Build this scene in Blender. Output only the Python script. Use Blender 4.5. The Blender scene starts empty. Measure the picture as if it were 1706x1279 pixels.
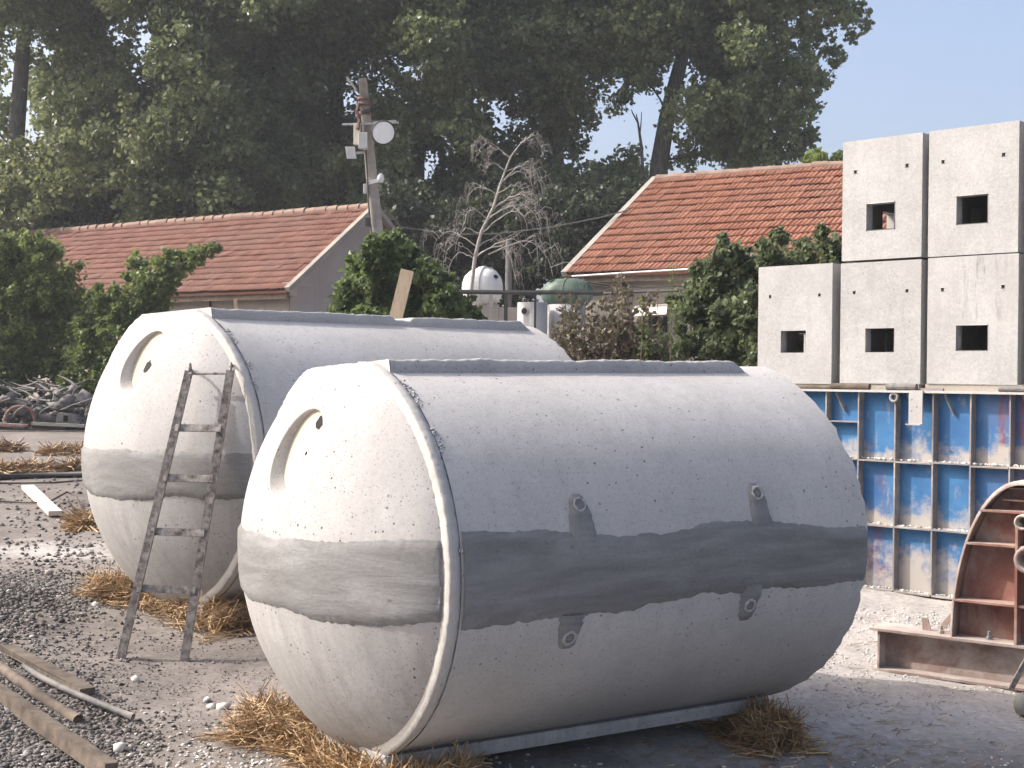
import bpy, bmesh, math, random
import numpy as np
from mathutils import Vector, Matrix

random.seed(7)
rng = np.random.default_rng(7)
scene = bpy.context.scene
col = scene.collection
R = math.radians

# ------------------------------------------------------------------ camera
F, PITCH, ROLL, HC = 2280.0, -0.0052, 0.0106, 1.72      # focal length in px of a 1706 px wide picture
cam_d = bpy.data.cameras.new('camera')
cam = bpy.data.objects.new('camera', cam_d)
col.objects.link(cam)
cam_d.sensor_width = 36.0
cam_d.lens = 36.0 * F / 1706.0
cam_d.clip_start, cam_d.clip_end = 0.1, 3000.0
FWD = Vector((0, math.cos(PITCH), math.sin(PITCH)))
UP0 = Vector((0, -math.sin(PITCH), math.cos(PITCH)))
RT0 = Vector((1, 0, 0))
RT = RT0 * math.cos(ROLL) + UP0 * math.sin(ROLL)
UP = UP0 * math.cos(ROLL) - RT0 * math.sin(ROLL)
M = Matrix((RT, UP, -FWD)).transposed().to_4x4()
M.translation = Vector((0, 0, HC))
cam.matrix_world = M
scene.camera = cam

# ------------------------------------------------------------------ sky and sun
SUN_EL, SUN_AZ = R(40), R(-4)                            # azimuth: from the left of the view, a little behind
TO_SUN = Vector((-math.cos(SUN_EL) * math.cos(SUN_AZ), -math.cos(SUN_EL) * math.sin(SUN_AZ), math.sin(SUN_EL)))
w = bpy.data.worlds.new('World')
scene.world = w
w.use_nodes = True
wn = w.node_tree
bg = wn.nodes['Background']
sky = wn.nodes.new('ShaderNodeTexSky')
sky.sky_type = 'NISHITA'
sky.sun_disc = False
sky.sun_elevation = SUN_EL
sky.sun_rotation = math.atan2(TO_SUN.x, TO_SUN.y)
sky.altitude = 50
sky.air_density = 0.75
sky.dust_density = 6.5
sky.ozone_density = 0.8
wn.links.new(sky.outputs[0], bg.inputs[0])
bg.inputs[1].default_value = 0.15
sun_d = bpy.data.lights.new('sun', 'SUN')
sun_d.energy = 2.4
sun_d.angle = R(0.53)
sun_d.color = (1.0, 0.955, 0.905)
sun = bpy.data.objects.new('sun', sun_d)
col.objects.link(sun)
sun.rotation_euler = TO_SUN.to_track_quat('Z', 'Y').to_euler()
scene.view_settings.view_transform = 'Standard'
scene.view_settings.look = 'None'
scene.view_settings.gamma = 1.0
scene.view_settings.use_curve_mapping = False
scene.view_settings.exposure = 1.12

# ------------------------------------------------------------------ measuring helpers
def ray(px, py):
    x, y = px - 853.0, py - 639.5
    return (FWD * F + RT * x - UP * y) / F

CAM = Vector((0, 0, HC))
def at(px, py, Y):
    d = ray(px, py)
    return CAM + d * (Y / d.y)

def on_plane(px, py, p0, n):
    d = ray(px, py)
    return CAM + d * ((p0 - CAM).dot(n) / d.dot(n))

def sstep(a, b, x):
    t = np.clip((x - a) / (b - a), 0, 1)
    return t * t * (3 - 2 * t)

_h = rng.random((256, 256))
def vnoise(x, y):
    x = np.asarray(x, float); y = np.asarray(y, float)
    xi = np.floor(x).astype(int); yi = np.floor(y).astype(int)
    fx = x - xi; fy = y - yi
    fx = fx * fx * (3 - 2 * fx); fy = fy * fy * (3 - 2 * fy)
    a = _h[xi % 256, yi % 256]; b = _h[(xi + 1) % 256, yi % 256]
    c = _h[xi % 256, (yi + 1) % 256]; d = _h[(xi + 1) % 256, (yi + 1) % 256]
    return (a * (1 - fx) + b * fx) * (1 - fy) + (c * (1 - fx) + d * fx) * fy - 0.5

def fbm(x, y, o=4):
    s = 0; a = 1.0
    for i in range(o):
        s = s + a * vnoise(x * 2 ** i + 17.3 * i, y * 2 ** i + 5.1 * i); a *= .5
    return s

def gz(x, y):
    x = np.asarray(x, float); y = np.asarray(y, float)
    z = 0.045 * np.clip(y - 7.5, 0, 17)
    z = z + 1.3 * sstep(22.5, 26, y) * sstep(-6.2, -3.8, x)
    z = z + 0.26 * np.exp(-((x + 3.95) / .75) ** 2 - ((y - 9.2) / .8) ** 2)
    z = z + 0.18 * np.exp(-((x + 2.8) / .65) ** 2 - ((y - 6.5) / 1.0) ** 2)
    near = np.exp(-np.clip(y - 16, 0, 50) / 6)
    z = z + near * (0.05 * fbm(x * .7, y * .7, 3) + 0.018 * fbm(x * 4, y * 4, 3))
    return z

def G(px, py):
    d = ray(px, py)
    t = 3.0
    lo, hi = 2.0, 60.0
    f = lambda t: (CAM.z + d.z * t) - float(gz(CAM.x + d.x * t, CAM.y + d.y * t))
    t = lo; prev = lo
    while t < hi and f(t) > 0:
        prev = t; t += 0.1
    a, b = prev, t
    for _ in range(30):
        m = (a + b) / 2
        if f(m) > 0: a = m
        else: b = m
    return CAM + d * a

# ------------------------------------------------------------------ object helpers
def tag(o, label=None, cat=None, group=None, kind=None):
    if label: o['label'] = label
    if cat: o['category'] = cat
    if group: o['group'] = group
    if kind: o['kind'] = kind
    return o

def empty(name, loc=(0, 0, 0), rot=None):
    o = bpy.data.objects.new(name, None)
    col.objects.link(o)
    o.empty_display_size = 0.2
    if rot is not None:
        m = rot.to_4x4(); m.translation = Vector(loc); o.matrix_world = m
    else:
        o.location = loc
    return o

def link(name, me, mat, parent=None, smooth=False):
    if mat is not None:
        me.materials.clear()
        me.materials.append(mat)
    if smooth:
        me.polygons.foreach_set('use_smooth', [True] * len(me.polygons))
    o = bpy.data.objects.new(name, me)
    col.objects.link(o)
    if parent: o.parent = parent
    return o

def np_mesh(name, V, Fc, tint=None):
    V = np.asarray(V, np.float32); Fc = np.asarray(Fc, np.int32)
    me = bpy.data.meshes.new(name)
    n, k = Fc.shape
    me.vertices.add(len(V)); me.vertices.foreach_set('co', V.ravel())
    me.loops.add(n * k); me.loops.foreach_set('vertex_index', Fc.ravel())
    me.polygons.add(n); me.polygons.foreach_set('loop_start', np.arange(0, n * k, k, dtype=np.int32))
    me.polygons.foreach_set('loop_total', np.full(n, k, np.int32))
    me.update(calc_edges=True)
    if tint is not None:
        a = me.attributes.new('tint', 'FLOAT', 'POINT')
        a.data.foreach_set('value', np.asarray(tint, np.float32))
    return me

class MB:
    def __init__(s): s.v = []; s.f = []
    def quad(s, a, b, c, d):
        n = len(s.v); s.v += [tuple(a), tuple(b), tuple(c), tuple(d)]; s.f.append((n, n + 1, n + 2, n + 3)); return s
    def hexa(s, p):           # 8 points: bottom ring 0-3 ccw from above, top ring 4-7
        n = len(s.v); s.v += [tuple(q) for q in p]
        for f in ((3, 2, 1, 0), (4, 5, 6, 7), (0, 1, 5, 4), (1, 2, 6, 5), (2, 3, 7, 6), (3, 0, 4, 7)):
            s.f.append(tuple(n + i for i in f))
        return s
    def box(s, x0, x1, y0, y1, z0, z1):
        return s.hexa([(x0, y0, z0), (x1, y0, z0), (x1, y1, z0), (x0, y1, z0), (x0, y0, z1), (x1, y0, z1), (x1, y1, z1), (x0, y1, z1)])
    def bar(s, a, b, wd, ht, up=(0, 0, 1), jit=0):   # rectangular bar between two points, wd across, ht along up
        a = Vector(a); b = Vector(b); d = (b - a).normalized(); up = Vector(up)
        sd = d.cross(up)
        if sd.length < 1e-4: sd = d.cross(Vector((1, 0, 0)))
        sd.normalize(); u2 = sd.cross(d).normalized()
        q = []
        for zz in (-1, 1):
            for (e, yy) in ((a, -1), (b, -1), (b, 1), (a, 1)):
                q.append(e + sd * (-yy * wd / 2) + u2 * (zz * ht / 2) + Vector((random.uniform(-jit, jit), random.uniform(-jit, jit), random.uniform(-jit, jit))))
        return s.hexa(q)
    def tube(s, pts, rad, n=8, cap=True):
        pts = [Vector(p) for p in pts]
        if not hasattr(rad, '__len__'): rad = [rad] * len(pts)
        base = len(s.v); ref = None
        for i, p in enumerate(pts):
            d = (pts[min(i + 1, len(pts) - 1)] - pts[max(i - 1, 0)]).normalized()
            if ref is None:
                ref = Vector((0, 0, 1)) if abs(d.z) < .9 else Vector((1, 0, 0))
            x = d.cross(ref).normalized(); ref = x.cross(d).normalized()
            for k in range(n):
                t = 2 * math.pi * k / n
                s.v.append(tuple(p + (x * math.cos(t) + ref * math.sin(t)) * rad[i]))
        for i in range(len(pts) - 1):
            for k in range(n):
                a = base + i * n + k; b = base + i * n + (k + 1) % n
                s.f.append((a, b, b + n, a + n))
        if cap:
            s.f.append(tuple(base + k for k in range(n)))
            e = base + (len(pts) - 1) * n
            s.f.append(tuple(e + k for k in reversed(range(n))))
        return s
    def lathe(s, prof, o, ax, n=24):   # prof: (along, radius)
        ax = Vector(ax).normalized(); o = Vector(o)
        ref = Vector((0, 0, 1)) if abs(ax.z) < .9 else Vector((1, 0, 0))
        x = ax.cross(ref).normalized(); y = ax.cross(x)
        base = len(s.v)
        for (h, r) in prof:
            for k in range(n):
                t = 2 * math.pi * k / n
                s.v.append(tuple(o + ax * h + (x * math.cos(t) + y * math.sin(t)) * r))
        for i in range(len(prof) - 1):
            for k in range(n):
                a = base + i * n + k; b = base + i * n + (k + 1) % n
                s.f.append((a, a + n, b + n, b))
        return s
    def mesh(s, name):
        me = bpy.data.meshes.new(name); me.from_pydata(s.v, [], s.f); me.update(); return me
    def build(s, name, mat, parent=None, smooth=False, bevel=0):
        o = link(name, s.mesh(name), mat, parent, smooth)
        if bevel:
            b = o.modifiers.new('bevel', 'BEVEL'); b.width = bevel; b.segments = 2; b.limit_method = 'ANGLE'
        return o

def copy_tree(o, parent=None):
    c = o.copy(); col.objects.link(c)
    if parent: c.parent = parent
    for ch in list(o.children): copy_tree(ch, c)
    return c

def grid_mesh(name, P, flip=False):      # P: array (m, n, 3)
    m, n, _ = P.shape
    i = np.arange(m * n).reshape(m, n)
    q = np.stack([i[:-1, :-1], i[1:, :-1], i[1:, 1:], i[:-1, 1:]], -1).reshape(-1, 4)
    if flip: q = q[:, ::-1]
    return np_mesh(name, P.reshape(-1, 3), q)

# ------------------------------------------------------------------ materials
class NT:
    def __init__(s, name):
        s.m = bpy.data.materials.new(name); s.m.use_nodes = True
        s.t = s.m.node_tree; s.b = s.t.nodes['Principled BSDF']; s.out = s.t.nodes['Material Output']
        s._co = None
    def n(s, ty, **kw):
        nd = s.t.nodes.new('ShaderNode' + ty)
        for k, v in kw.items(): setattr(nd, k, v)
        return nd
    def l(s, a, b): s.t.links.new(a, b)
    def raw(s):
        return s.n('TexCoord').outputs['Object']
    def co(s, which='Object'):
        # object coordinates shifted by a random amount per object, so that no two castings share their marks
        if s._co is None:
            m = s.n('Math', operation='MULTIPLY'); s.l(s.n('ObjectInfo').outputs['Random'], m.inputs[0]); m.inputs[1].default_value = 41.0
            v = s.n('VectorMath', operation='ADD'); s.l(s.raw(), v.inputs[0]); s.l(m.outputs[0], v.inputs[1]); s._co = v.outputs[0]
        return s._co
    def pos(s): return s.n('NewGeometry').outputs['Position']
    def mapping(s, co, scale):
        mp = s.n('Mapping'); mp.inputs['Scale'].default_value = scale; s.l(co, mp.inputs[0]); return mp.outputs[0]
    def noise(s, scale, detail=4, rough=.55, co=None, dist=0):
        nd = s.n('TexNoise'); nd.inputs['Scale'].default_value = scale; nd.inputs['Detail'].default_value = detail
        nd.inputs['Roughness'].default_value = rough; nd.inputs['Distortion'].default_value = dist
        s.l(co if co is not None else s.co(), nd.inputs['Vector']); return nd.outputs['Fac']
    def vor(s, scale, co=None, feature='F1', out='Distance'):
        nd = s.n('TexVoronoi', feature=feature); nd.inputs['Scale'].default_value = scale
        s.l(co if co is not None else s.co(), nd.inputs['Vector']); return nd.outputs[out]
    def ramp(s, fac, stops):
        r = s.n('ValToRGB'); e = r.color_ramp.elements
        while len(e) < len(stops): e.new(.5)
        for k, (p, c) in zip(e, stops):
            k.position = p; k.color = (c, c, c, 1) if not hasattr(c, '__len__') else (*c, 1)
        s.l(fac, r.inputs[0]); return r.outputs[0]
    def math(s, op, a, b=None, clamp=False):
        nd = s.n('Math', operation=op, use_clamp=clamp)
        for i, v in enumerate((a, b)):
            if v is None: continue
            if isinstance(v, (int, float)): nd.inputs[i].default_value = v
            else: s.l(v, nd.inputs[i])
        return nd.outputs[0]
    def mix(s, fac, a, b, mode='MIX'):
        nd = s.n('Mix', data_type='RGBA', blend_type=mode)
        for sock, v in ((nd.inputs[0], fac), (nd.inputs[6], a), (nd.inputs[7], b)):
            if isinstance(v, (int, float)): sock.default_value = v
            elif isinstance(v, tuple): sock.default_value = (*v, 1)
            else: s.l(v, sock)
        return nd.outputs[2]
    def bump(s, h, strength=.3, dist=.01):
        b = s.n('Bump'); b.inputs['Strength'].default_value = strength; b.inputs['Distance'].default_value = dist
        s.l(h, b.inputs['Height']); s.l(b.outputs[0], s.b.inputs['Normal'])
    def done(s, color, rough=.8, spec=.3, metal=0):
        if isinstance(color, tuple): s.b.inputs['Base Color'].default_value = (*color, 1)
        else: s.l(color, s.b.inputs['Base Color'])
        if isinstance(rough, (int, float)): s.b.inputs['Roughness'].default_value = rough
        else: s.l(rough, s.b.inputs['Roughness'])
        s.b.inputs['Specular IOR Level'].default_value = spec
        s.b.inputs['Metallic'].default_value = metal
        return s.m

def concrete(name, c1, c2, pits=.0, streak=.0, fine=.12, big=1.6, bump=.25, pit_scale=22, stain=None):
    t = NT(name)
    n1 = t.noise(big, 5, .6)
    c = t.mix(t.ramp(n1, [(.35, 0.), (.68, 1.)]), c1, c2)
    n2 = t.noise(55, 3, .7)
    c = t.mix(fine * 2, c, t.ramp(n2, [(.3, .25), (.7, .75)]), 'SOFT_LIGHT')
    if streak:
        n3 = t.noise(5, 3, .6, co=t.mapping(t.co(), (3, 3, .35)))
        c = t.mix(t.math('MULTIPLY', t.ramp(n3, [(.5, 0.), (.72, 1.)]), streak), c, tuple(x * .55 for x in c2))
    if stain:
        n5 = t.noise(.9, 4, .6, dist=.8)
        c = t.mix(t.math('MULTIPLY', t.ramp(n5, [(.5, 0.), (.7, 1.)]), .55), c, stain)
    h = t.math('MULTIPLY', n2, .35)
    h = t.math('ADD', h, t.math('MULTIPLY', t.noise(9, 4, .6), .9))
    if pits:
        v = t.vor(pit_scale)
        gate = t.ramp(t.noise(3.2, 2, .5), [(.40, 0.), (.56, 1.)])
        vr = t.ramp(t.vor(pit_scale, out='Color'), [(.30, 0.), (.36, 1.)])
        p = t.ramp(t.math('SUBTRACT', v, t.math('MULTIPLY', t.ramp(t.vor(pit_scale, out='Color'), [(.5, 0.), (1., .10)]), 1.0)), [(.07, 1.), (.14, 0.)])
        p = t.math('MULTIPLY', t.math('MULTIPLY', p, gate), vr)
        v2 = t.ramp(t.vor(pit_scale * 3.1), [(.14, 1.), (.26, 0.)])
        vr2 = t.ramp(t.vor(pit_scale * 3.1, out='Color'), [(.52, 0.), (.58, 1.)])
        p = t.math('MAXIMUM', p, t.math('MULTIPLY', t.math('MULTIPLY', v2, vr2), .8))
        c = t.mix(t.math('MULTIPLY', p, pits), c, (.06, .055, .05))
        h = t.math('SUBTRACT', h, t.math('MULTIPLY', p, 1.6))
    t.bump(h, bump, .008)
    return t.done(c, .88, .22)

M_shell = concrete('tank_concrete', (.40, .388, .372), (.48, .467, .45), pits=.7, streak=.25, pit_scale=30, stain=(.355, .34, .32))  # lighter than the dome to stand in for bounce light on the shaded barrel
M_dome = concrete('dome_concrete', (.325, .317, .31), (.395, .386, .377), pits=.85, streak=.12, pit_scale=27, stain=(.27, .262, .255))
def mortar_mat():
    t = NT('trowelled_mortar')
    st = t.noise(3.5, 6, .65, co=t.mapping(t.co(), (.45, .6, 3.0)), dist=.5)
    bl = t.noise(1.7, 5, .65, dist=.6)
    c = t.mix(t.ramp(st, [(.36, 0.), (.66, 1.)]), (.148, .146, .143), (.25, .25, .249))
    c = t.mix(t.math('MULTIPLY', t.ramp(bl, [(.42, 0.), (.64, 1.)]), .6), c, (.18, .175, .168))
    sp = t.ramp(t.vor(9, co=t.mapping(t.co(), (1, 1, 1.8))), [(.07, 1.), (.15, 0.)])
    gate = t.ramp(t.vor(9, co=t.mapping(t.co(), (1, 1, 1.8)), out='Color'), [(.72, 0.), (.76, 1.)])
    c = t.mix(t.math('MULTIPLY', t.math('MULTIPLY', sp, gate), .55), c, (.07, .068, .065))
    cr = t.noise(2.2, 8, .75, co=t.mapping(t.co(), (.5, .5, 3.2)), dist=1.2)
    line = t.ramp(t.math('ABSOLUTE', t.math('SUBTRACT', cr, .5)), [(.0, .5), (.012, 0.)])
    c = t.mix(t.math('MULTIPLY', line, t.ramp(bl, [(.5, 0.), (.56, 1.)])), c, (.07, .07, .07))
    f = t.noise(60, 4, .7)
    c = t.mix(.25, c, t.ramp(f, [(.3, .3), (.7, .7)]), 'SOFT_LIGHT')
    t.bump(t.math('ADD', t.math('MULTIPLY', st, 1.2), t.math('MULTIPLY', f, .3)), .5, .012)
    return t.done(c, .85, .22)
M_mortar = mortar_mat()
M_lid = concrete('lid_concrete', (.44, .385, .295), (.48, .425, .335), big=3, bump=.15)
def seam(m):
    t = NT.__new__(NT); t.m = m; t.t = m.node_tree; t.b = t.t.nodes['Principled BSDF']; t._co = None
    src = t.b.inputs['Base Color'].links[0].from_socket
    sp = t.n('SeparateXYZ'); t.l(t.raw(), sp.inputs[0]); Y, Z = sp.outputs[1], sp.outputs[2]
    wob = t.math('MULTIPLY', t.math('SUBTRACT', t.noise(6, 3, .6), .5), .02)
    d = t.math('ABSOLUTE', t.math('ADD', t.math('SUBTRACT', Y, .30), wob))
    k = t.math('MULTIPLY', t.ramp(d, [(.002, 1.), (.007, 0.)]), t.ramp(t.noise(4, 3, .6), [(.42, 0.), (.6, .6)]))
    c = t.mix(k, src, (.16, .155, .15))
    # run-down marks below the joint
    st = t.noise(7, 5, .7, co=t.mapping(t.co(), (2.2, 2.2, .22)))
    low = t.ramp(Z, [(.2, .55), (.66, .35), (.7, 0.)])
    c = t.mix(t.math('MULTIPLY', low, t.ramp(st, [(.45, 0.), (.7, 1.)])), c, (.21, .205, .20))
    t.l(c, t.b.inputs['Base Color'])
seam(M_dome)
M_rim = concrete('rim_concrete', (.38, .365, .345), (.44, .425, .40), big=4, bump=.3, pits=.3)
M_curb = concrete('curb_concrete', (.33, .322, .312), (.41, .40, .39), pits=.6, big=3, bump=.3)
M_boxc = M_boxc_plain = concrete('box_concrete', (.325, .322, .317), (.395, .391, .385), pits=.35, streak=.22, big=2.2, bump=.3, fine=.2, pit_scale=34, stain=(.305, .297, .285))
def drip_concrete():
    m = M_boxc_plain.copy(); m.name = 'box_concrete_dripped'
    t = NT.__new__(NT); t.m = m; t.t = m.node_tree; t.b = t.t.nodes['Principled BSDF']; t._co = None
    src = t.b.inputs['Base Color'].links[0].from_socket
    sp = t.n('SeparateXYZ'); t.l(t.raw(), sp.inputs[0]); X, Z = sp.outputs[0], sp.outputs[2]
    st = t.noise(9, 6, .75, co=t.mapping(t.co(), (2.6, 2.6, .28)), dist=.4)
    xm = t.math('SUBTRACT', 1.0, t.math('DIVIDE', t.math('ABSOLUTE', t.math('SUBTRACT', X, .42)), .24), True)
    zm = t.ramp(Z, [(.44, 0.), (.5, 1.)])
    k = t.math('MULTIPLY', t.math('MULTIPLY', t.ramp(st, [(.52, 0.), (.64, .8)]), xm), zm)
    c = t.mix(k, src, (.13, .125, .115)); t.l(c, t.b.inputs['Base Color'])
    return m
M_boxdrip = drip_concrete()
M_plaster = concrete('wall_plaster', (.30, .265, .235), (.39, .35, .31), streak=.35, big=1.0, bump=.3)
M_plaster2 = concrete('gable_plaster', (.34, .30, .278), (.40, .36, .335), streak=.2, big=.8, bump=.3)
M_trim = concrete('verge_cement', (.24, .22, .195), (.33, .30, .26), big=2, bump=.4)

def simple(name, c1, c2, scale=8, rough=.6, spec=.4, metal=0, bump=.15, stretch=None, detail=5, dist=.006):
    t = NT(name)
    co = t.mapping(t.co(), stretch) if stretch else t.co()
    n = t.noise(scale, detail, .6, co=co)
    c = t.mix(t.ramp(n, [(.32, 0.), (.7, 1.)]), c1, c2)
    t.bump(n, bump, dist)
    return t.done(c, rough, spec, metal)

M_wood = simple('weathered_wood', (.06, .048, .039), (.16, .13, .105), 12, .85, .2, bump=.4)
M_wood_pale = simple('pale_timber', (.40, .31, .21), (.52, .42, .30), 6, .8, .2, bump=.3, stretch=(6, 6, .8))
M_wood_pink = simple('pale_plank', (.50, .42, .37), (.60, .52, .47), 6, .8, .2, bump=.3, stretch=(6, 6, .8))
M_ladder = simple('ladder_steel', (.085, .068, .058), (.40, .37, .335), 26, .65, .35, .25, bump=.3)
M_black = simple('black_steel', (.02, .02, .02), (.05, .045, .04), 9, .6, .4)
M_pole = simple('pole_concrete', (.25, .235, .205), (.36, .34, .30), 5, .85, .2, bump=.3)
M_white = simple('white_plastic', (.62, .63, .62), (.74, .75, .74), 4, .45, .5, bump=.05)
M_grp = simple('fibreglass_white', (.58, .58, .56), (.72, .72, .69), 3, .5, .45, bump=.1)
M_green = simple('fibreglass_green', (.05, .09, .065), (.13, .19, .15), 3, .55, .4, bump=.15)
M_grey = simple('grey_box', (.42, .42, .41), (.50, .50, .49), 6, .5, .4, bump=.05)
M_cream = simple('cream_box', (.58, .53, .40), (.66, .62, .50), 6, .5, .4, bump=.05)
M_rustcoil = simple('rusty_clamp', (.10, .055, .045), (.19, .11, .09), 14, .8, .2)
M_bark = simple('poplar_bark', (.06, .055, .05), (.15, .14, .125), 6, .9, .15, bump=.6, stretch=(3, 3, .6), dist=.03)
M_bark_grey = simple('grey_bark', (.11, .105, .10), (.22, .21, .20), 6, .9, .15, bump=.5, stretch=(3, 3, .6), dist=.03)
M_twig = simple('dead_twig', (.26, .235, .21), (.42, .39, .355), 12, .85, .2)
M_stem = simple('stem_bark', (.11, .085, .065), (.19, .155, .12), 10, .9, .15)
M_dark = simple('dark_interior', (.012, .012, .014), (.02, .02, .022), 4, .8, .2)
M_hose = simple('grey_hose', (.10, .095, .09), (.19, .18, .17), 20, .7, .3)
M_rebar = simple('rebar', (.07, .05, .045), (.13, .10, .085), 30, .7, .3, .3)
M_awning = simple('awning_sheet', (.66, .60, .52), (.76, .72, .66), 4, .6, .3, bump=.1)
M_rubble = simple('rubble_grey', (.16, .15, .14), (.32, .30, .28), 7, .9, .15, bump=.4)
M_debris = simple('debris_grey', (.10, .095, .09), (.22, .21, .20), 6, .9, .2, bump=.5)

def rust_mat(name, c1, c2, dust):
    t = NT(name)
    n = t.noise(4, 6, .65)
    c = t.mix(t.ramp(n, [(.38, 0.), (.62, 1.)]), c1, c2)
    n2 = t.noise(2.4, 6, .7, dist=.4)
    up = t.n('SeparateXYZ'); t.l(t.n('NewGeometry').outputs['Normal'], up.inputs[0])
    dm = t.math('ADD', t.ramp(n2, [(.48, 0.), (.64, .85)]), t.math('MULTIPLY', t.math('MAXIMUM', up.outputs[2], 0), .55), True)
    c = t.mix(dm, c, dust)
    t.bump(t.noise(26, 4, .7), .35, .006)
    return t.done(c, .75, .3)
M_rust = rust_mat('red_oxide_steel', (.21, .092, .072), (.34, .185, .145), (.42, .36, .31))
M_beam = rust_mat('dusty_beam', (.20, .135, .115), (.30, .23, .20), (.45, .40, .36))

def blue_mat(rows):
    # worn blue paint; cement crust gathers at the foot of every cell and most of all in the lowest row
    t = NT('worn_blue_paint')
    sp = t.n('SeparateXYZ'); t.l(t.raw(), sp.inputs[0])
    base = t.mix(t.ramp(t.noise(3, 5, .6), [(.35, 0.), (.7, 1.)]), (.024, .10, .245), (.05, .185, .37))
    st = t.noise(6, 6, .7, co=t.mapping(t.co(), (1.6, 1.6, .45)))
    red = t.ramp(t.noise(1.7, 4, .6, co=t.mapping(t.co(), (1, 1, .5))), [(.57, 0.), (.66, 1.)])
    base = t.mix(t.math('MULTIPLY', red, .6), base, (.15, .035, .035))
    worn = t.ramp(st, [(.58, 0.), (.70, .6)])
    base = t.mix(worn, base, (.34, .29, .24))
    ix = t.math('FLOOR', t.math('DIVIDE', t.math('SUBTRACT', sp.outputs[0], ribs_u[0]), pitch_u))
    iz = t.math('FLOOR', t.math('MULTIPLY', sp.outputs[2], 1.9))
    cv = t.n('CombineXYZ'); t.l(ix, cv.inputs[0]); t.l(iz, cv.inputs[1])
    wnz = t.n('TexWhiteNoise', noise_dimensions='2D'); t.l(cv.outputs[0], wnz.inputs['Vector'])
    cell = wnz.outputs['Value']
    far_right = t.ramp(t.math('ADD', t.math('MULTIPLY', sp.outputs[0], .8), t.math('MULTIPLY', t.math('SUBTRACT', cell, .5), .6)), [(.30, 0.), (.75, .8)])
    base = t.mix(t.math('MULTIPLY', far_right, t.ramp(t.noise(2.1, 5, .65, co=t.mapping(t.co(), (1.4, 1.4, .35))), [(.46, 0.), (.54, 1.)])), base, (.17, .045, .045))
    dust = None
    for (z0, hh, k) in rows:
        d = t.math('SUBTRACT', sp.outputs[2], z0)
        inside = t.math('MULTIPLY', t.math('GREATER_THAN', d, 0), t.math('LESS_THAN', d, hh))
        g = t.math('SUBTRACT', 1.0, t.math('DIVIDE', d, hh * k), True)
        g = t.math('MULTIPLY', g, inside)
        dust = g if dust is None else t.math('MAXIMUM', dust, g)
    dm = t.ramp(t.math('ADD', t.math('MULTIPLY', t.math('MULTIPLY', dust, t.math('ADD', .65, t.math('MULTIPLY', cell, .9))), t.ramp(t.noise(1.9, 3, .5, co=t.mapping(t.co(), (1, 1, .3))), [(.35, .45), (.65, 1.2)])), t.math('MULTIPLY', t.math('SUBTRACT', t.noise(5, 7, .72), .5), 2.0)), [(.18, 0.), (.62, .92)])
    c = t.mix(dm, base, (.37, .335, .295))
    t.bump(t.math('ADD', st, t.noise(40, 3, .7)), .3, .005)
    return t.done(c, .6, .35)

def tile_mat(name, c1, c2, c3):
    t = NT(name)
    oi = t.n('ObjectInfo')
    a = t.n('Attribute', attribute_name='tint')
    r = t.math('FRACT', t.math('ADD', oi.outputs['Random'], a.outputs['Fac']))
    n = t.noise(.55, 4, .6, co=t.pos())
    c = t.mix(r, c1, c2)
    c = t.mix(t.ramp(n, [(.45, 0.), (.72, .75)]), c, c3)
    c = t.mix(.3, c, t.ramp(t.noise(14, 4, .7, co=t.pos()), [(.3, .2), (.7, .8)]), 'SOFT_LIGHT')
    t.bump(t.noise(40, 3, .6), .3, .004)
    return t.done(c, .8, .25)
M_tile_r = tile_mat('terracotta_orange', (.22, .09, .055), (.30, .135, .085), (.23, .12, .085))
M_tile_l = tile_mat('terracotta_rose', (.20, .092, .066), (.27, .135, .10), (.23, .14, .11))
M_ridge = simple('ridge_mortar', (.20, .135, .105), (.28, .205, .165), 3, .9, .2, bump=.5)

def leaf_mat(name, dark, mid, light, rough=.45, spec=.35, trans=.42):
    t = NT(name)
    a = t.n('Attribute', attribute_name='tint')
    c = t.ramp(a.outputs['Fac'], [(0., dark), (.55, mid), (1., light)])
    t.done(c, rough, spec)
    tr = t.n('BsdfTranslucent')
    t.l(t.mix(.5, c, tuple(min(1, x * 1.5) for x in light)), tr.inputs[0])
    mx = t.n('MixShader'); mx.inputs[0].default_value = trans
    t.l(t.b.outputs[0], mx.inputs[1]); t.l(tr.outputs[0], mx.inputs[2]); t.l(mx.outputs[0], t.out.inputs[0])
    return t.m
M_leaf_pop = leaf_mat('poplar_leaf', (.07, .10, .045), (.125, .16, .068), (.21, .24, .10), rough=.36, spec=.5)
M_leaf_popy = leaf_mat('poplar_leaf_yellow', (.085, .105, .048), (.135, .16, .07), (.21, .23, .095))
M_leaf_bush = leaf_mat('bush_leaf', (.045, .075, .032), (.08, .12, .045), (.15, .19, .065))
M_leaf_maple = leaf_mat('young_tree_leaf', (.07, .11, .036), (.115, .165, .052), (.22, .255, .08))
M_leaf_broad = leaf_mat('broad_leaf', (.06, .08, .04), (.10, .13, .06), (.18, .21, .11), rough=.42, spec=.4)
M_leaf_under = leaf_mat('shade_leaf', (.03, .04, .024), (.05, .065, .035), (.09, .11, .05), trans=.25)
M_leaf_dry = leaf_mat('dry_leaf', (.07, .055, .04), (.13, .10, .075), (.15, .15, .07), trans=.2)
M_leaf_lime = leaf_mat('fresh_leaf', (.08, .12, .03), (.13, .18, .04), (.22, .27, .07))

def straw_mat():
    t = NT('straw')
    a = t.n('Attribute', attribute_name='tint')
    c = t.ramp(a.outputs['Fac'], [(0., (.13, .08, .042)), (.5, (.33, .21, .105)), (1., (.50, .37, .21))])
    return t.done(c, .6, .35)
M_straw = straw_mat()

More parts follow.
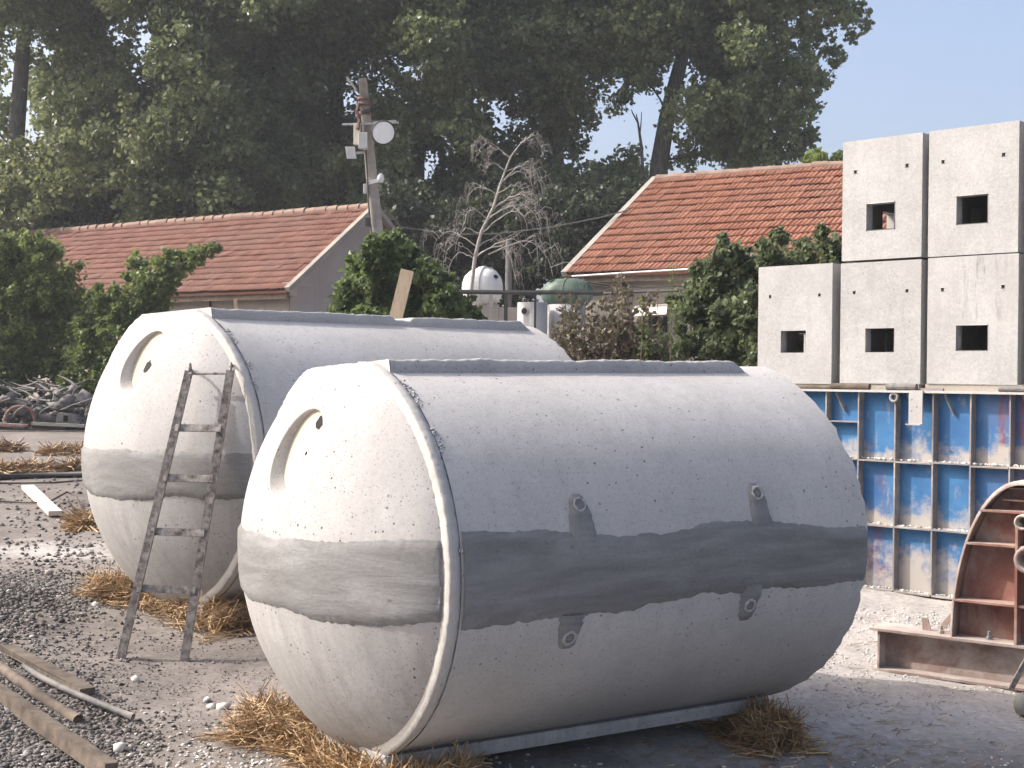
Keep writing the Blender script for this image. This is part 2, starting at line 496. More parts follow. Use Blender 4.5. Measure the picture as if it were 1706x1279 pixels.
def stone_mat(name, stops):
    t = NT(name)
    a = t.n('Attribute', attribute_name='tint')
    c = t.ramp(a.outputs['Fac'], stops)
    c = t.mix(.25, c, t.ramp(t.noise(60, 3, .6), [(.3, .25), (.7, .75)]), 'SOFT_LIGHT')
    t.bump(t.noise(90, 3, .6), .25, .003)
    return t.done(c, .88, .25)
M_gravel = stone_mat('gravel', [(0., (.055, .05, .046)), (.5, (.135, .123, .113)), (.85, (.24, .222, .205)), (1., (.38, .36, .335))])
M_gravel_b = stone_mat('washed_gravel', [(0., (.16, .165, .175)), (.5, (.29, .29, .295)), (1., (.50, .49, .48))])
M_stone = stone_mat('pale_stone', [(0., (.40, .37, .34)), (1., (.62, .60, .57))])

def ground_mat():
    t = NT('ground_dirt')
    P = t.pos()
    sp = t.n('SeparateXYZ'); t.l(P, sp.inputs[0])
    X, Y = sp.outputs[0], sp.outputs[1]
    big = t.noise(.55, 6, .62, co=P, dist=.5)
    mid = t.noise(2.6, 6, .65, co=P)
    fine = t.noise(22, 5, .7, co=P)
    left = t.mix(t.ramp(big, [(.35, 0.), (.66, 1.)]), (.125, .110, .099), (.20, .178, .162))
    right = t.mix(t.ramp(mid, [(.32, 0.), (.68, 1.)]), (.32, .295, .272), (.40, .375, .35))
    side = t.math('ADD', t.math('MULTIPLY', X, .5), t.math('MULTIPLY', t.math('SUBTRACT', big, .5), 2.2))
    c = t.mix(t.ramp(t.math('ADD', side, .5), [(.35, 0.), (.75, 1.)]), left, right)
    c = t.mix(t.math('MULTIPLY', t.ramp(t.noise(1.3, 6, .7, co=P, dist=.7), [(.57, 0.), (.72, 1.)]), .45), c, (.36, .33, .305))
    c = t.mix(t.math('MULTIPLY', t.ramp(t.noise(1.9, 6, .7, co=P, dist=.9), [(.58, 0.), (.72, 1.)]), .6), c, (.13, .115, .105))
    # nearer tank's shade painted into the floor on its camera side, with damp
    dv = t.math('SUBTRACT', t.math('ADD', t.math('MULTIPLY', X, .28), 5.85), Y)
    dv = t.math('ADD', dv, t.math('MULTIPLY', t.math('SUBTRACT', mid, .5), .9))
    damp_shade = t.math('MULTIPLY', t.ramp(t.math('ADD', dv, .5), [(.2, 0.), (.8, 1.)]), t.ramp(X, [(0., 0.), (.35, 1.)]))
    c = t.mix(t.math('MULTIPLY', damp_shade, .85), c, t.mix(mid, (.07, .068, .067), (.13, .127, .124)))
    # spilled lime beside the far tank
    lp = G(60, 920)
    dx = t.math('DIVIDE', t.math('SUBTRACT', X, lp.x), 1.35); dy = t.math('DIVIDE', t.math('SUBTRACT', Y, lp.y), .62)
    d2 = t.math('SQRT', t.math('ADD', t.math('MULTIPLY', dx, dx), t.math('MULTIPLY', dy, dy)))
    lm = t.math('ADD', d2, t.math('MULTIPLY', t.math('SUBTRACT', t.noise(3.2, 8, .8, co=P), .5), 3.4))
    c = t.mix(t.ramp(lm, [(.1, .5), (1.5, 0.)]), c, (.52, .50, .475))
    c = t.mix(.5, c, t.ramp(fine, [(.28, .15), (.72, .85)]), 'SOFT_LIGHT')
    peb = t.vor(38, co=P)
    c = t.mix(t.math('MULTIPLY', t.ramp(peb, [(.0, 1.), (.3, 0.)]), .18), c, (.45, .43, .41))
    h = t.math('ADD', t.math('MULTIPLY', fine, .6), t.math('MULTIPLY', mid, 1.2))
    h = t.math('SUBTRACT', h, t.math('MULTIPLY', peb, .12))
    t.bump(h, .38, .015)
    return t.done(c, .92, .18)

# ------------------------------------------------------------------ ground
def axis(lo, a, b, hi, fine, grow=1.25):
    mid = list(np.arange(a, b + 1e-6, fine))
    out = []; s = fine; p = b
    while p < hi:
        s *= grow; p = min(p + s, hi); out.append(p)
    left = []; s = fine; p = a
    while p > lo:
        s *= grow; p = max(p - s, lo); left.append(p)
    return np.array(left[::-1] + mid + out)
gx = axis(-400, -4.6, 4.2, 400, .04)
gy = axis(-60, 4.6, 12.5, 420, .04)
XX, YY = np.meshgrid(gx, gy, indexing='ij')
ZZ = gz(XX, YY)
nearm = ((XX > -5) & (XX < 4.5) & (YY > 4) & (YY < 13))
ZZ = ZZ + nearm * (0.010 * fbm(XX * 9, YY * 9, 3))
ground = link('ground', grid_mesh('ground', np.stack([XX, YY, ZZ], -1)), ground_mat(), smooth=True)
tag(ground, 'dusty grey dirt yard floor with pale lime patches', kind='structure')

# ------------------------------------------------------------------ haze
hz = MB(); hz.box(-405, 405, -65, 425, -1.4, 27.5)
hm = bpy.data.materials.new('haze_air'); hm.use_nodes = True
hm.node_tree.nodes.remove(hm.node_tree.nodes['Principled BSDF'])
hv = hm.node_tree.nodes.new('ShaderNodeVolumePrincipled')
hv.inputs['Color'].default_value = (.88, .92, 1.0, 1); hv.inputs['Density'].default_value = 0.0010; hv.inputs['Anisotropy'].default_value = 0.2
hm.node_tree.links.new(hv.outputs[0], hm.node_tree.nodes['Material Output'].inputs['Volume'])
haze = hz.build('haze', hm); tag(haze, kind='stuff')

# ------------------------------------------------------------------ the two concrete tanks
TR, TRZ, TZC = 1.0125, .872, .852
WL, WK, TOPZ = .444, .445, 1.688

def ellz(y, k=1.0): return TZC + TRZ * k * math.sqrt(max(0, 1 - (y / (TR * k)) ** 2))

def section(k, n=96, jag=0.0):
    # closed outline of the tank section (y, z): right keel corner, up the right side, over the top, down the left side
    pts = []
    a0 = math.atan2((0.0 + .03 - TZC) / TRZ, WK / TR)
    for i in range(n + 1):
        t = -math.pi / 2 + 0.28 + (2 * math.pi - .56) * i / n
        y, z = TR * k * math.cos(t), TZC + TRZ * k * math.sin(t)
        if jag:
            q = 1 + jag * random.uniform(-1, 1); y *= q; z = TZC + (z - TZC) * q
        z = max(z, 0.0)
        if k < .998: z = min(z, TOPZ - .02)
        pts.append((-y, z))
    return pts

def make_tank(name, mat3, L, scale, label, jag_seed, patch_list, top_len, foot_len, hatch, bands):
    random.seed(jag_seed)
    root = empty(name, mat3[1], mat3[0])
    root.scale = (scale,) * 3
    tag(root, label, 'concrete tank', 'precast concrete tanks')
    # barrel
    xs = np.linspace(0.055, L, 60)
    sec = np.array(section(.994, 120))
    P = np.zeros((len(xs), len(sec), 3))
    for i, x in enumerate(xs):
        k = 1 + .003 * math.sin(x * 5 + jag_seed) 
        if i >= len(xs) - 1: k += .0
        P[i, :, 0] = x; P[i, :, 1] = sec[:, 0] * k; P[i, :, 2] = sec[:, 1]
    ends = P[-1].copy(); ends[:, 0] += np.array([random.uniform(-.012, .012) for _ in sec]); P[-1] = ends
    sh = link('shell', grid_mesh('shell', P), M_shell, root, True)
    # far end disc, slightly domed
    rad = np.linspace(1, 0, 8)
    Q = np.stack([np.stack([L - .01 + .12 * (1 - r * r) + 0 * sec[:, 0], sec[:, 0] * r, TZC + (sec[:, 1] - TZC) * r], -1) for r in rad])
    link('end_wall', grid_mesh('end_wall', Q), M_shell, root, True)
    # front flange ring: chipped outer edge
    n = 260
    sec_o = np.array(section(1.0, n, .0035)); sec_m = np.array(section(1.003, n, .003)); sec_i = np.array(section(.905, n))
    drop = np.array([min(1.0, max(0.0, (abs(y) - .42) / .1)) for y, z in sec_o])
    top = np.minimum(1.0, np.maximum(0, (sec_o[:, 1] - 1.63) / .04))
    jz = np.array([random.uniform(-.008, .004) for _ in range(n + 1)])
    sec_o[:, 1] = np.where(sec_o[:, 1] > TOPZ - .004, TOPZ - .006 + jz, sec_o[:, 1])
    sec_m[:, 1] = np.where(sec_m[:, 1] > TOPZ - .004, TOPZ - .004 + jz, sec_m[:, 1])
    sec_b = np.array(section(.975, n)); sec_b[:, 1] = np.minimum(sec_b[:, 1], TOPZ - .03)
    prof = [(sec_i, .03), (sec_i, .0), (sec_o * np.array([.996, 1]), .0), (sec_o, .005), (sec_m, .026), (sec_o * np.array([.997, 1]), .040), (sec_b, .075)]
    FP = np.stack([np.stack([np.full(n + 1, x) + np.array([random.uniform(-.002, .002) for _ in range(n + 1)]), s[:, 0], s[:, 1]], -1) for s, x in prof])
    link('rim', grid_mesh('rim', FP), M_rim, root, False)
    # dome with a recessed round hatch; polar grid centred on the hatch
    Ri, Rzi, h = TR * .952, TRZ * .945, .355
    cy, cz, hr = hatch             # hatch centre, y to the left, z above the centre; radius
    nt = 160
    th = np.linspace(0, 2 * np.pi, nt + 1)
    def depth(y, z):
        s2 = (y / Ri) ** 2 + (z / Rzi) ** 2
        return h * np.clip(1 - s2, 0, 1) ** .84
    # boundary distance along each ray
    dy, dz = np.cos(th), np.sin(th)
    A = (dy / Ri) ** 2 + (dz / Rzi) ** 2; B = 2 * (cy * dy / Ri ** 2 + cz * dz / Rzi ** 2); C0 = (cy / Ri) ** 2 + (cz / Rzi) ** 2 - 1
    rb = (-B + np.sqrt(B * B - 4 * A * C0)) / (2 * A)
    rings = []
    d0 = float(depth(cy, cz)); ed = 1e-3
    gy_, gz_ = (float(depth(cy + ed, cz)) - d0) / ed, (float(depth(cy, cz + ed)) - d0) / ed
    nl = Vector((-1, -gy_, -gz_)).normalized()     # outward normal of the dome at the hatch
    for q in np.concatenate([[0.0], np.linspace(0, 1, 44)[1:] ** 1.05]):
        r = hr + (rb - hr) * q
        y = cy + dy * r; z = cz + dz * r
        d = depth(y, z)
        if q == 0: d = d - .004
        d = d + .006 * fbm(y * 3 + 40 + jag_seed, z * 3, 3) * min(1, 6 * (1 - q))
        rings.append(np.stack([-d, y, TZC + z], -1))
    D = np.stack(rings)
    D[:, :, 2] = np.maximum(D[:, :, 2], .02)
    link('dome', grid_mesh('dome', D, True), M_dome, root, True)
    wall0 = D[0]
    inner = np.stack([wall0[:, 0] * 0 - (d0 - .055) , cy + dy * hr * .96, TZC + cz + dz * hr * .96], -1)
    plane_d = d0 - .065 + gy_ * .75 * (inner[:, 1] - cy) + gz_ * .75 * (inner[:, 2] - TZC - cz)
    inner[:, 0] = -plane_d
    W = np.stack([wall0, wall0 * .3 + inner * .7, inner])
    link('hatch_wall', grid_mesh('hatch_wall', W), M_mortar if False else M_shell, root, True)
    LD = np.stack([np.stack([inner[:, 0] - .0 - .01 * (1 - r) , cy + dy * hr * .97 * r, TZC + cz + dz * hr * .97 * r], -1) * [1, 1, 1] for r in (1, .7, .4, .05)])
    pd = d0 - .065 + gy_ * .75 * (LD[:, :, 1] - cy) + gz_ * .75 * (LD[:, :, 2] - TZC - cz)
    LD[:, :, 0] = -pd
    lid = link('hatch_lid', grid_mesh('hatch_lid', LD), M_lid, root, True)
    b = MB()
    hp = (.055, .13) if jag_seed == 3 else (.0, -.03)
    ring = []
    for k in range(11):
        t = 2 * math.pi * k / 11; rr = .030 * random.uniform(.7, 1.25)
        ring.append((cy + hp[0] * -1 + rr * math.cos(t), cz + hp[1] + rr * math.sin(t)))
    pts = [Vector((-(d0 - .065 + gy_ * .75 * (a - cy) + gz_ * .75 * (c - cz)) - .004, a, TZC + c)) for a, c in ring]
    back = [p + Vector((.004 + .03, 0, 0)) for p in pts]
    b.v += [tuple(p) for p in pts]; b.f.append(tuple(reversed(range(11))))
    b.build('lifting_hole', M_dark, root)
    # smeared mortar collar at the foot of the hatch
    # mortar bands: ragged strips, a few millimetres proud
    def ragged(xs, base, amp, seed):
        return base + amp * (1.1 * vnoise(xs * 1.6 + seed, xs * 0 + seed) + .5 * vnoise(xs * 5 + seed, xs * 0 + 3.3) + .3 * vnoise(xs * 19, xs * 0 + seed) * (vnoise(xs * 2.3, xs * 0 + seed * 2) > 0) + .16 * vnoise(xs * 47, xs * 0 + 9.1))
    xs = np.arange(.065, L - .01, .006)
    fx_ = xs / L
    zt = ragged(xs, bands[0] + (bands[1] - bands[0]) * fx_, .05, 1.7 + jag_seed); zb = ragged(xs, bands[2] + (bands[3] - bands[2]) * fx_, .06, 7.9 + jag_seed)
    zs = np.linspace(0, 1, 14)
    strip = []
    for k, f in enumerate(zs):
        z = zb + (zt - zb) * f
        y = -TR * .994 * np.sqrt(np.clip(1 - ((z - TZC) / (TRZ * .994)) ** 2, 0, 1)) * (1 + .003 * np.sin(xs * 5 + jag_seed))
        off = .012 if 0 < k < 13 else .001
        off = off + (.004 * fbm(xs * 2.5 + 11, z * 6 + 3, 3) if 0 < k < 13 else 0)
        strip.append(np.stack([xs, y - off, z], -1))
    link('mortar_band', grid_mesh('mortar_band', np.stack(strip), True), M_mortar, root, True)
    ys = np.arange(-Ri * .998, Ri * .998, .006)
    zt = ragged(ys, bands[4], .045, 21.7 + jag_seed); zb = ragged(ys, bands[5], .06, 31.9 + jag_seed)
    strip = []
    for k, f in enumerate(zs):
        z = zb + (zt - zb) * f - TZC
        z = np.clip(z, -Rzi * np.sqrt(np.clip(1 - (ys / Ri) ** 2, 0, 1)) * .98, Rzi * np.sqrt(np.clip(1 - (ys / Ri) ** 2, 0, 1)) * .98)
        d = depth(ys, z) + (.012 if 0 < k < 13 else .001)
        d = d + (.005 * fbm(ys * 2.5 + 51, z * 6 + 3, 3) if 0 < k < 13 else 0)
        strip.append(np.stack([-d, ys, z + TZC], -1))
    link('mortar_band', grid_mesh('mortar_band', np.stack(strip)), M_mortar, root, True)
    # cast-in lifting sockets with their mortar tongues
    for (px_, z0, z1, zs_, lean) in patch_list:
        tt = np.linspace(0, 1, 12); PP = []
        for f in tt:
            z = z0 + (z1 - z0) * f
            hw = .062 * (1 - .55 * f ** 2) if z1 > z0 else .058 * (1 - .4 * f ** 2)
            if f > .97: hw *= .55
            row = []
            for s_ in np.linspace(-1, 1, 7):
                zz = z
                yy = -TR * .994 * math.sqrt(1 - ((zz - TZC) / (TRZ * .994)) ** 2) * (1 + .003 * math.sin((px_) * 5 + jag_seed)) - (.013 if abs(s_) < 1 and f < .97 else .001)
                row.append((px_ + lean * f + s_ * hw * (1 + .12 * random.uniform(-1, 1)), yy, zz))
            PP.append(row)
        link('mortar_patch', grid_mesh('mortar_patch', np.array(PP), z1 > z0), M_mortar, root, True)
        yy = -TR * .994 * math.sqrt(1 - ((zs_ - TZC) / (TRZ * .994)) ** 2)
        sx = px_ + lean * .6
        nrm = Vector((0, yy / TR ** 2, (zs_ - TZC) / TRZ ** 2)).normalized()
        o = Vector((sx, yy, zs_)) + nrm * .010
        b = MB(); b.lathe([(-.004, .034), (.004, .031), (.005, .024), (-.006, .020), (-.02, .011), (-.02, .001)], o, nrm, 16)
        b.v = [tuple(c_ + random.uniform(-.0035, .0035) for c_ in v) for v in b.v]
        b.build('lifting_socket', M_curb, root, True)
        b = MB(); b.lathe([(-.001, .019), (.001, .0195), (.001, .012), (-.001, .011)], o, nrm, 14)
        b.build('socket_mouth', M_debris, root)
    # kerb along the top
    x1 = L * top_len
    nx = 90
    xk = np.linspace(.05, x1, nx)
    zt = TOPZ + .006 * np.array([random.uniform(-1, 1) for _ in xk]) * 0.6 + .01 * vnoise(xk * 6, xk * 0 + jag_seed)
    chip = (np.abs(xk - (1.35 if jag_seed != 3 else 5)) < .07); zt = zt - chip * .022
    zlow = ellz(WL, .994) - .012
    prof = []
    for (yy, zz) in ((-WL, zlow), (-WL, .5), (-WL + .004, .985), (-WL + .014, 1.0), (WL - .014, 1.0), (WL - .004, .985), (WL, zlow)):
        if zz == zlow: z = np.full(nx, zlow)
        elif zz == .5: z = (zlow + zt) / 2
        else: z = zt - (1 - zz) * .5
        prof.append(np.stack([xk, np.full(nx, yy), z], -1))
    Pk = np.stack(prof)
    # slope the far end down like a broken casting edge
    fall = np.clip((xk - (x1 - .10)) / .10, 0, 1)
    Pk[:, :, 2] -= np.where(Pk[:, :, 2] > zlow + .005, fall[None, :] * .07, 0)
    link('top_kerb', grid_mesh('top_kerb', Pk, True), M_curb, root, False)
    b = MB(); b.quad(Pk[0, 0], Pk[3, 0], Pk[4, 0], Pk[6, 0]); b.build('kerb_end', M_rim, root)
    # flat foot slab
    b = MB()
    z1 = .062
    b.hexa([(.0, -WK, 0), (L * foot_len, -WK, 0), (L * foot_len, WK, 0), (0, WK, 0), (-.012, -WK - .006, z1), (L * (foot_len + .01), -WK - .02, z1), (L * (foot_len + .01), WK + .02, z1), (-.012, WK + .006, z1)])
    b.build('foot_slab', M_dome, root, bevel=.004)
    return root

def tank_frame(a, tp, tr, O):
    u = Vector((math.sin(a), math.cos(a), 0)); n = Vector((math.cos(a), -math.sin(a), 0)); z = Vector((0, 0, 1))
    u = u * math.cos(tp) + z * math.sin(tp); n = n * math.cos(tr) + z * math.sin(tr)
    n = (n - u * n.dot(u)).normalized(); z2 = n.cross(u)
    return Matrix((u, -n, z2)).transposed(), Vector(O)

T1 = tank_frame(1.0275, .0098, .0487, (-.72, 5.958, HC - 1.638))
T2 = tank_frame(.862, 0.0, .018, (-2.351, 9.364, HC - 1.606))
tank1 = make_tank('concrete_tank', T1, 2.17, 1.0,
    'nearer pale grey concrete tank with domed end and mortar band, filling the foreground', 3,
    [(.62, .93, 1.12, 1.075, -.01), (1.56, .91, 1.125, 1.08, -.02), (.57, .64, .50, .55, 0), (1.50, .69, .53, .60, -.01)], .918, .915, (-.115, .45, .188), (.99, .93, .612, .675, .97, .65))
tank2 = make_tank('concrete_tank', T2, 2.46, 1.204,
    'farther concrete tank behind, with the steel ladder leaning on its domed end', 8, [], .975, .95, (-.10, .545, .17), (.94, .92, .63, .66, .905, .66))

# ------------------------------------------------------------------ straw
def straw(name, c, ax, length, rad, n, label, loose=.35, squash=.7, width=.0045, group=None, slen=(.10, .28), tone=0.0):
    c = Vector(c); ax = Vector(ax).normalized(); sd = ax.cross(Vector((0, 0, 1))).normalized()
    V = []; Fc = []; T = []
    # lumpy core
    m = 15
    for i in range(m + 1):
        x = -1 + 2 * i / m
        rr = rad * .80 * math.sqrt(max(0, 1 - abs(x) ** 5)) + .004
        for k in range(14):
            t = 2 * math.pi * k / 14; r2 = rr * random.uniform(.85, 1.05)
            p = ax * (x * length * .46) + sd * math.cos(t) * r2 + Vector((0, 0, 1)) * math.sin(t) * r2 * squash
            V.append(tuple(p)); T.append(random.uniform(0, .25))
    for i in range(m):
        for k in range(14):
            a = i * 14 + k; b = i * 14 + (k + 1) % 14
            Fc.append((a, b, b + 14, a + 14))
    for _ in range(n):
        x = random.uniform(-.5, .5) * length; t = random.uniform(0, 2 * math.pi); rr = rad * random.uniform(.72, 1.06)
        p = ax * x + sd * math.cos(t) * rr + Vector((0, 0, 1)) * math.sin(t) * rr * squash
        d = (ax * random.gauss(0, 1) * (1.0) + sd * random.gauss(0, loose * 1.1) + Vector((0, 0, 1)) * random.gauss(0, loose)).normalized()
        out = (sd * math.cos(t) + Vector((0, 0, 1)) * math.sin(t))
        if random.random() < .13: d = (d + out * random.uniform(.3, .9)).normalized()
        if random.random() < .2:      # strands slipped down on to the ground round the bundle
            x = random.uniform(-.65, .65) * length; yy = random.choice((-1, 1)) * rad * random.uniform(.8, 1.9)
            p = ax * x + sd * yy; g_ = c + p; p = p + Vector((0, 0, float(gz(g_.x, g_.y)) + random.uniform(.004, .03) - c.z - p.z))
            th = random.uniform(0, math.pi); d = Vector((math.cos(th), math.sin(th), random.gauss(0, .12))).normalized(); out = Vector((0, 0, 1))
        l = random.uniform(*slen); bend = out * random.uniform(-.02, .05) * l * 4 + Vector((0, 0, -1)) * random.uniform(0, .04)
        q = [p - d * l / 2, p + bend * .5, p + d * l / 2 - bend * .2]
        wv = d.cross(Vector((random.gauss(0, 1), random.gauss(0, 1), random.gauss(0, 1)))).normalized() * width * random.uniform(.6, 1.3) / 2
        b0 = len(V)
        for e in q:
            V.append(tuple(e - wv)); V.append(tuple(e + wv))
        tt = min(1, max(0, random.betavariate(2.2, 2.2) + tone)); T += [tt] * 6
        Fc += [(b0, b0 + 1, b0 + 3, b0 + 2), (b0 + 2, b0 + 3, b0 + 5, b0 + 4)]
    me = np_mesh(name, V, Fc, T)
    o = link(name, me, M_straw)
    o.location = c
    tag(o, label, 'straw', group)
    return o

def tl(tank, p): return tank[0] @ Vector(p) + tank[1]      # tank-local point to world
GS = 'straw bundles bedding the tanks'
ax1 = T1[0] @ Vector((1, 0, 0)); ac1 = T1[0] @ Vector((0, 1, 0))
p = tl(T1, (.03, .46, 0)); straw('straw_bundle', (p.x - .06, p.y - .02, gz(p.x, p.y) + .075), ac1 * .9 - ax1 * .5,   .60, .10, 2400, 'thick straw bundle jutting out under the left front corner of the nearer tank', .45, .85, group=GS)
p = tl(T1, (.02, .0, 0)); straw('straw_bundle', (p.x - .02, p.y - .03, gz(p.x, p.y) + .045), ac1, .80, .075, 1800, 'flattened straw under the front edge of the nearer tank', .4, .7, group=GS)
p = tl(T1, (.16, -.50, 0)); straw('straw_bundle', (p.x + .0, p.y - .02, gz(p.x, p.y) + .05), ax1, .42, .085, 1500, 'loose straw sticking out beside the front right foot of the nearer tank', .5, .8, group=GS, tone=.05)
p = tl(T1, (1.93, -.42, 0)); straw('straw_bundle', (p.x + .06, p.y - .06, gz(p.x, p.y) + .07), ac1 * .8 + ax1 * .2,   .44, .105, 2300, 'straw bundle in shade under the far right end of the nearer tank', .5, .85, group=GS, slen=(.08, .22))
ax2 = T2[0] @ Vector((1, 0, 0)); ac2 = T2[0] @ Vector((0, 1, 0))
def T2p(p): return T2[0] @ (Vector(p) * 1.204) + T2[1]
p = T2p((.0, .42, 0)); straw('straw_bundle', (p.x - .10, p.y - .02, gz(p.x, p.y) + .08), ac2 * .8 - ax2 * .5, .42, .10, 1300, 'small straw tuft under the left foot of the farther tank', .5, .9, group=GS, tone=.08)
p = T2p((.05, .05, 0)); straw('straw_bundle', (p.x, p.y, gz(p.x, p.y) + .07), ac2, .95, .11, 1500, 'dark straw layer under the front edge of the farther tank', .4, .8, group=GS)
p = T2p((.30, -.52, 0)); straw('straw_bundle', (p.x + .0, p.y - .05, gz(p.x, p.y) + .09), ax2, .8, .13, 1700, 'shaded straw between the two tanks behind the ladder foot', .5, .8, group=GS)
GL = 'straw rolls lying in the yard'
def yard_straw(px0, py0, px1, py1, rad, n, label, tone=0.1):
    a = G(px0, py0); b = G(px1, py1)
    c = (a + b) / 2
    straw('straw_roll', (c.x, c.y, float(gz(c.x, c.y)) + rad * .5), b - a, (b - a).length, rad, n, label, .25, .8, .012, GL, (.12, .4), tone)
yard_straw(78, 757, 150, 757, .075, 900, 'straw roll left of the farther tank, the one farthest back')
yard_straw(-40, 788, 76, 786, .065, 1100, 'long straw roll lying behind the dark pipe at the left edge')
yard_straw(98, 784, 150, 781, .055, 500, 'short dull straw end close to the farther tank', 0)
yard_straw(-30, 752, 30, 751, .06, 600, 'reddish straw roll cut by the left edge of the view', -.12)
yard_straw(126, 882, 160, 880, .10, 500, 'small straw clump touching the left side of the farther tank')

# ------------------------------------------------------------------ ladder
lf = G(201, 1097); rf = G(307, 1101)
def on_rim2(y, z, dx=-.02): return T2p((dx, y, z))
tr_ = T2p((-.09, -.60, 1.47)); 
def solve_top(px, py, Y): return at(px, py, Y)
YT = 8.60
ltop = at(315, 618, YT + .02); rtop = at(384, 617, YT - .02)
lad = empty('steel_ladder', (lf + rf) / 2)
tag(lad, 'rusty steel ladder with four flat rungs leaning on the farther tank', 'ladder')
mid_ = (lf + rf) / 2
fw = ((ltop - lf).cross(rf - lf)).normalized()      # ladder plane normal
def rel(p): return p - mid_
for (a, b_) in ((lf, ltop), (rf, rtop)):
    m = MB(); m.bar(rel(a), rel(b_), .052, .012, fw)
    m.bar(rel(a) + (rf - lf).normalized() * .024 - fw * .02, rel(b_) + (rf - lf).normalized() * .024 - fw * .02, .006, .045, fw)
    m.build('rail', M_ladder, lad)
def railpt(f): return lf.lerp(ltop, f), rf.lerp(rtop, f)
for yl in (.232, .425, .612, .79):
    a, b_ = railpt(yl)
    m = MB(); m.bar(rel(a) - fw * .013, rel(b_) - fw * .013, .045, .014, fw); m.build('rung', M_ladder, lad)
a, b_ = railpt(.99)
m = MB(); m.tube([rel(a), rel(b_)], .008, 8); m.build('top_rod', M_ladder, lad)
for a in (ltop, rtop):
    m = MB(); back = -fw if (-fw).y > 0 else fw
    pts = [rel(a) + back * (.10 * (1 - math.cos(t)) ) + Vector((0, 0, .07 * math.sin(t) - (.03 if t > 2.2 else 0))) for t in np.linspace(-.4, 2.7, 9)]
    m.tube(pts, .009, 6); m.build('hook', M_ladder, lad)

# ------------------------------------------------------------------ steel formwork and the concrete boxes
fp = G(1500, 989)
wd = Vector((math.sin(R(-46)), math.cos(R(-46)), 0))        # along the wall, away from the camera
wr = -wd                                                    # towards the right edge of the picture
wn_ = Vector((-wr.y, wr.x, 0))
if wn_.y < 0: wn_ = -wn_                                    # into the wall
def wall_uv(px, py, off=0.0):
    q = on_plane(px, py, fp + wn_ * off, wn_)
    return (q - fp).dot(wr), q.z
zg = fp.z
ribs_u = [wall_uv(x, 655)[0] for x in (1304, 1376, 1430, 1491, 1554, 1617)]
pitch_u = ribs_u[-1] - ribs_u[-2]
ribs_u = [ribs_u[0] - pitch_u * 2, ribs_u[0] - pitch_u] + ribs_u + [ribs_u[-1] + pitch_u * (k + 1) for k in range(3)]
u0, u1 = ribs_u[0], ribs_u[-1]
ztop = wall_uv(1500, 651)[1]; z2 = wall_uv(1500, 769)[1]; z1 = wall_uv(1500, 879)[1]; z0 = zg + .01
form = empty('steel_formwork', fp, Matrix((wr, wn_, Vector((0, 0, 1)))).transposed())
tag(form, 'large worn blue steel formwork with ribbed cells standing under the stacked boxes', 'formwork')
DR = .082
L0 = lambda z: z - fp.z
M_blue = blue_mat([(L0(z0), z1 - z0, .95), (L0(z1), z2 - z1, .42), (L0(z2), ztop - z2, .34)])
def crust(n):  # dried cement crumbs on a ledge
    pass
m = MB(); m.box(u0, u1, DR, DR + .012, L0(z0), L0(ztop)); m.build('face_plate', M_blue, form)
M_rib = rust_mat('dusty_rib_steel', (.24, .20, .175), (.17, .18, .20), (.42, .385, .34))
for u in ribs_u:
    m = MB(); m.box(u - .006, u + .006, .004, DR, L0(z0) + .012, L0(ztop) - .014); m.build('rib', M_rib, form)
for k, z in enumerate((z0, z1, z2)):
    for i in range(len(ribs_u) - 1):
        a, b_ = ribs_u[i] + .006, ribs_u[i + 1] - .006
        m = MB(); dz = random.uniform(-.006, .006)
        m.box(a, b_, 0, DR, L0(z) - .006 + dz, L0(z) + .006 + dz); m.build('ledge', M_rib, form)
m = MB(); m.box(u0 - .02, u1 + .02, -.03, DR + .06, L0(ztop) - .013, L0(ztop) + .004); m.build('top_flange', M_rim, form)
m = MB(); m.box(u0, u1, DR + .012, DR + 1.25, L0(z0) + .02, L0(ztop) - .016); m.build('mould_body', M_rib, form)
for i in range(1, len(ribs_u) - 1, 1):
    if i % 3 == 1: continue
    u = (ribs_u[i] + ribs_u[i + 1]) / 2 - .03
    m = MB(); m.bar((u - .03, .02, L0(ztop) - .02), (u + .02, DR - .01, L0(ztop) - .17), .03, .006, (1, 0, 0)); m.build('gusset', M_rib, form)
u, z = wall_uv(1530, 680); m = MB(); m.box(u - .055, u + .055, -.045, -.033, L0(wall_uv(1530, 706)[1]), L0(ztop) + .006); m.box(u - .065, u + .055, -.075, -.045, L0(wall_uv(1530, 706)[1]) - .008, L0(wall_uv(1530, 706)[1])); m.build('hanger_plate', M_curb, form)
u, z = wall_uv(1491, 660); m = MB(); m.tube([(u + .03 * math.cos(t), -.012, L0(ztop) - .05 + .03 * math.sin(t)) for t in np.linspace(0, 2 * math.pi, 13)], .011, 6, False); m.build('lifting_eye', M_rib, form)
# short upper shelf in the second cell from the far end
ua = ribs_u[4]; m = MB(); m.box(ribs_u[3] + .006, ua - .006, .003, DR, L0(wall_uv(1400, 702)[1]) - .005, L0(wall_uv(1400, 702)[1]) + .005); m.build('ledge', M_rib, form)
